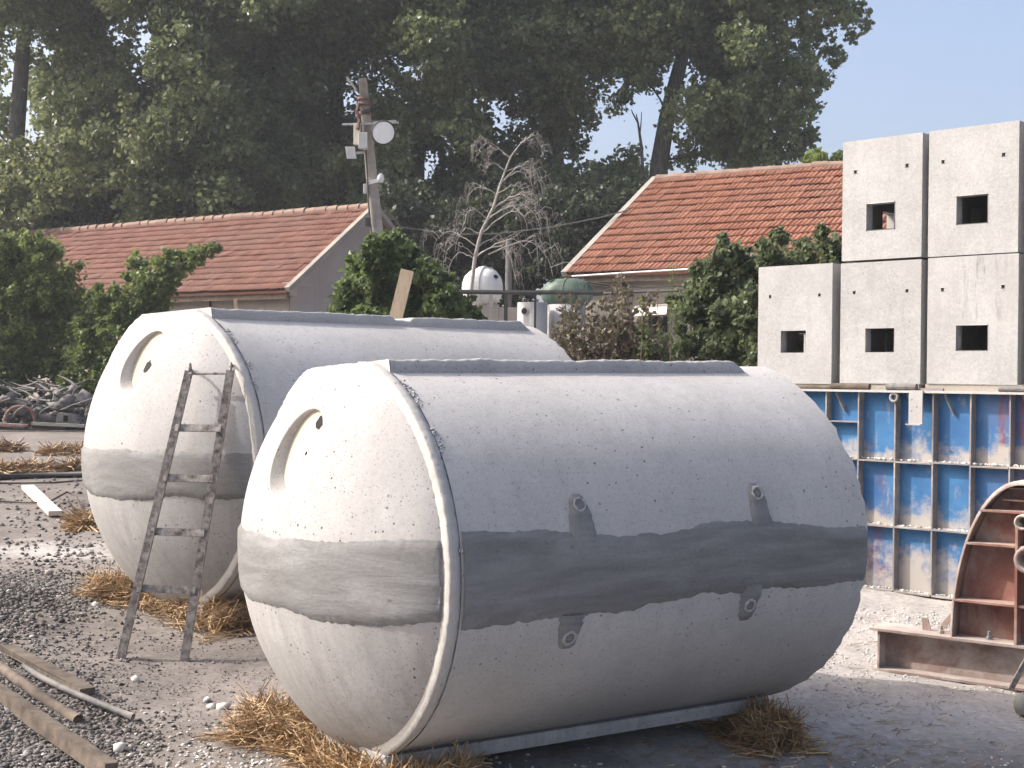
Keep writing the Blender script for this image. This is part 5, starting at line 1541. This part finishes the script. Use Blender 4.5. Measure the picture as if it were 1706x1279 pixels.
# ------------------------------------------------------------------ gravel and stones
def scatter(n, cx, cy, sx, sy, lo, hi, rot=0.0, cond=None):
    p = rng.normal(size=(n, 2)) * np.array([sx, sy]); c, s = math.cos(rot), math.sin(rot)
    x = cx + p[:, 0] * c - p[:, 1] * s; y = cy + p[:, 0] * s + p[:, 1] * c
    k = (y > 4.4) & (y < 26)
    if cond is not None: k &= cond(x, y)
    x, y = x[k], y[k]; sz = lo + (hi - lo) * rng.beta(1.3, 3.2, len(x))
    return np.stack([x, y, gz(x, y) + sz * .25], -1), sz
def sc_many(name, specs, mat, label):
    P, S = zip(*[scatter(*s) for s in specs]); o = stones(name, np.concatenate(P), np.concatenate(S), mat); tag(o, label, kind='stuff'); return o
sc_many('gravel', [(10500, -3.8, 9.2, .42, .60, .008, .028), (4800, -2.75, 7.3, .30, .55, .006, .020, .35), (7000, -2.25, 6.2, .27, .38, .006, .022, .5), (1600, -3.2, 11.2, 1.0, 1.4, .006, .028),
    (3000, -1.6, 6.7, .75, .8, .003, .010), (1300, -4.6, 13.5, 1.4, 2.0, .010, .04), (1600, -1.6, 7.9, .8, .6, .003, .010), (500, -2.6, 8.6, .8, .6, .006, .018)], M_gravel, 'grey crushed stone gravel heaped at the left of the yard')
lowc = lambda x, y: (y < 6.1 + (x + 2.6) * -0.75)
sc_many('washed_gravel', [(9000, -2.2, 5.35, .38, .32, .010, .028, 0, lowc)], M_gravel_b, 'pale bluish washed gravel in front of the squared timber')
sc_many('grit', [(700, 2.65, 9.3, .45, .22, .004, .016), (2600, 2.2, 8.2, .8, .9, .004, .012), (2200, -1.0, 5.6, .6, .5, .005, .016), (1500, 1.7, 5.4, .6, .4, .004, .012)], M_stone, 'pale grit and crumbs scattered on the dirt')
for (px, py, sz, lab) in ((225, 1136, .028, 'single white stone chip on the bare dirt right of the ladder foot, nearest the straw'), (352, 1180, .028, 'grey stone left of the straw bundle'), (372, 1182, .034, 'pale square stone chip touching the straw bundle'), (345, 1168, .02, 'small whitish chip above the pale square chip'), (200, 1250, .035, 'pale rounded stone at the bottom edge among the grit'), (160, 1010, .03, 'pale stone behind the ladder foot on the gravel'), (82, 958, .05, 'dark stone on the gravel heap by the lime patch')):
    g = G(px, py); o = stones('stone', [(0, 0, 0)], sz, M_stone, None, .8, tint=.45 if 'dark' not in lab else .05); o.location = (g.x, g.y, g.z + sz * .4); tag(o, lab.replace(' right of the ladder foot, nearest the straw', ' in front of the ladder'), 'stone', 'loose stones in the yard')
# loose straws and twigs on the ground near the nearer tank
V = []; Fc = []; T = []
for _ in range(900):
    z = random.random()
    if z < .45: x, y = random.gauss(-.95, .35), random.gauss(5.55, .25)
    elif z < .8: x, y = random.gauss(1.45, .5), random.gauss(6.3, .35)
    else: x, y = random.uniform(.2, 3.2), random.uniform(5.2, 8.8)
    th = random.uniform(0, math.pi); l = random.uniform(.02, .10); d = Vector((math.cos(th), math.sin(th), random.gauss(0, .08))) * l / 2; wv = Vector((-math.sin(th), math.cos(th), .6)) * .0025
    c = Vector((x, y, float(gz(x, y)) + .008)); b0 = len(V)
    V += [tuple(c - d - wv), tuple(c - d + wv), tuple(c + d + wv), tuple(c + d - wv)]; Fc.append((b0, b0 + 1, b0 + 2, b0 + 3)); T += [random.betavariate(2, 2)] * 4
tag(link('loose_straw', np_mesh('loose_straw', V, Fc, T), M_straw), 'loose straws scattered on the ground round the nearer tank', kind='stuff')
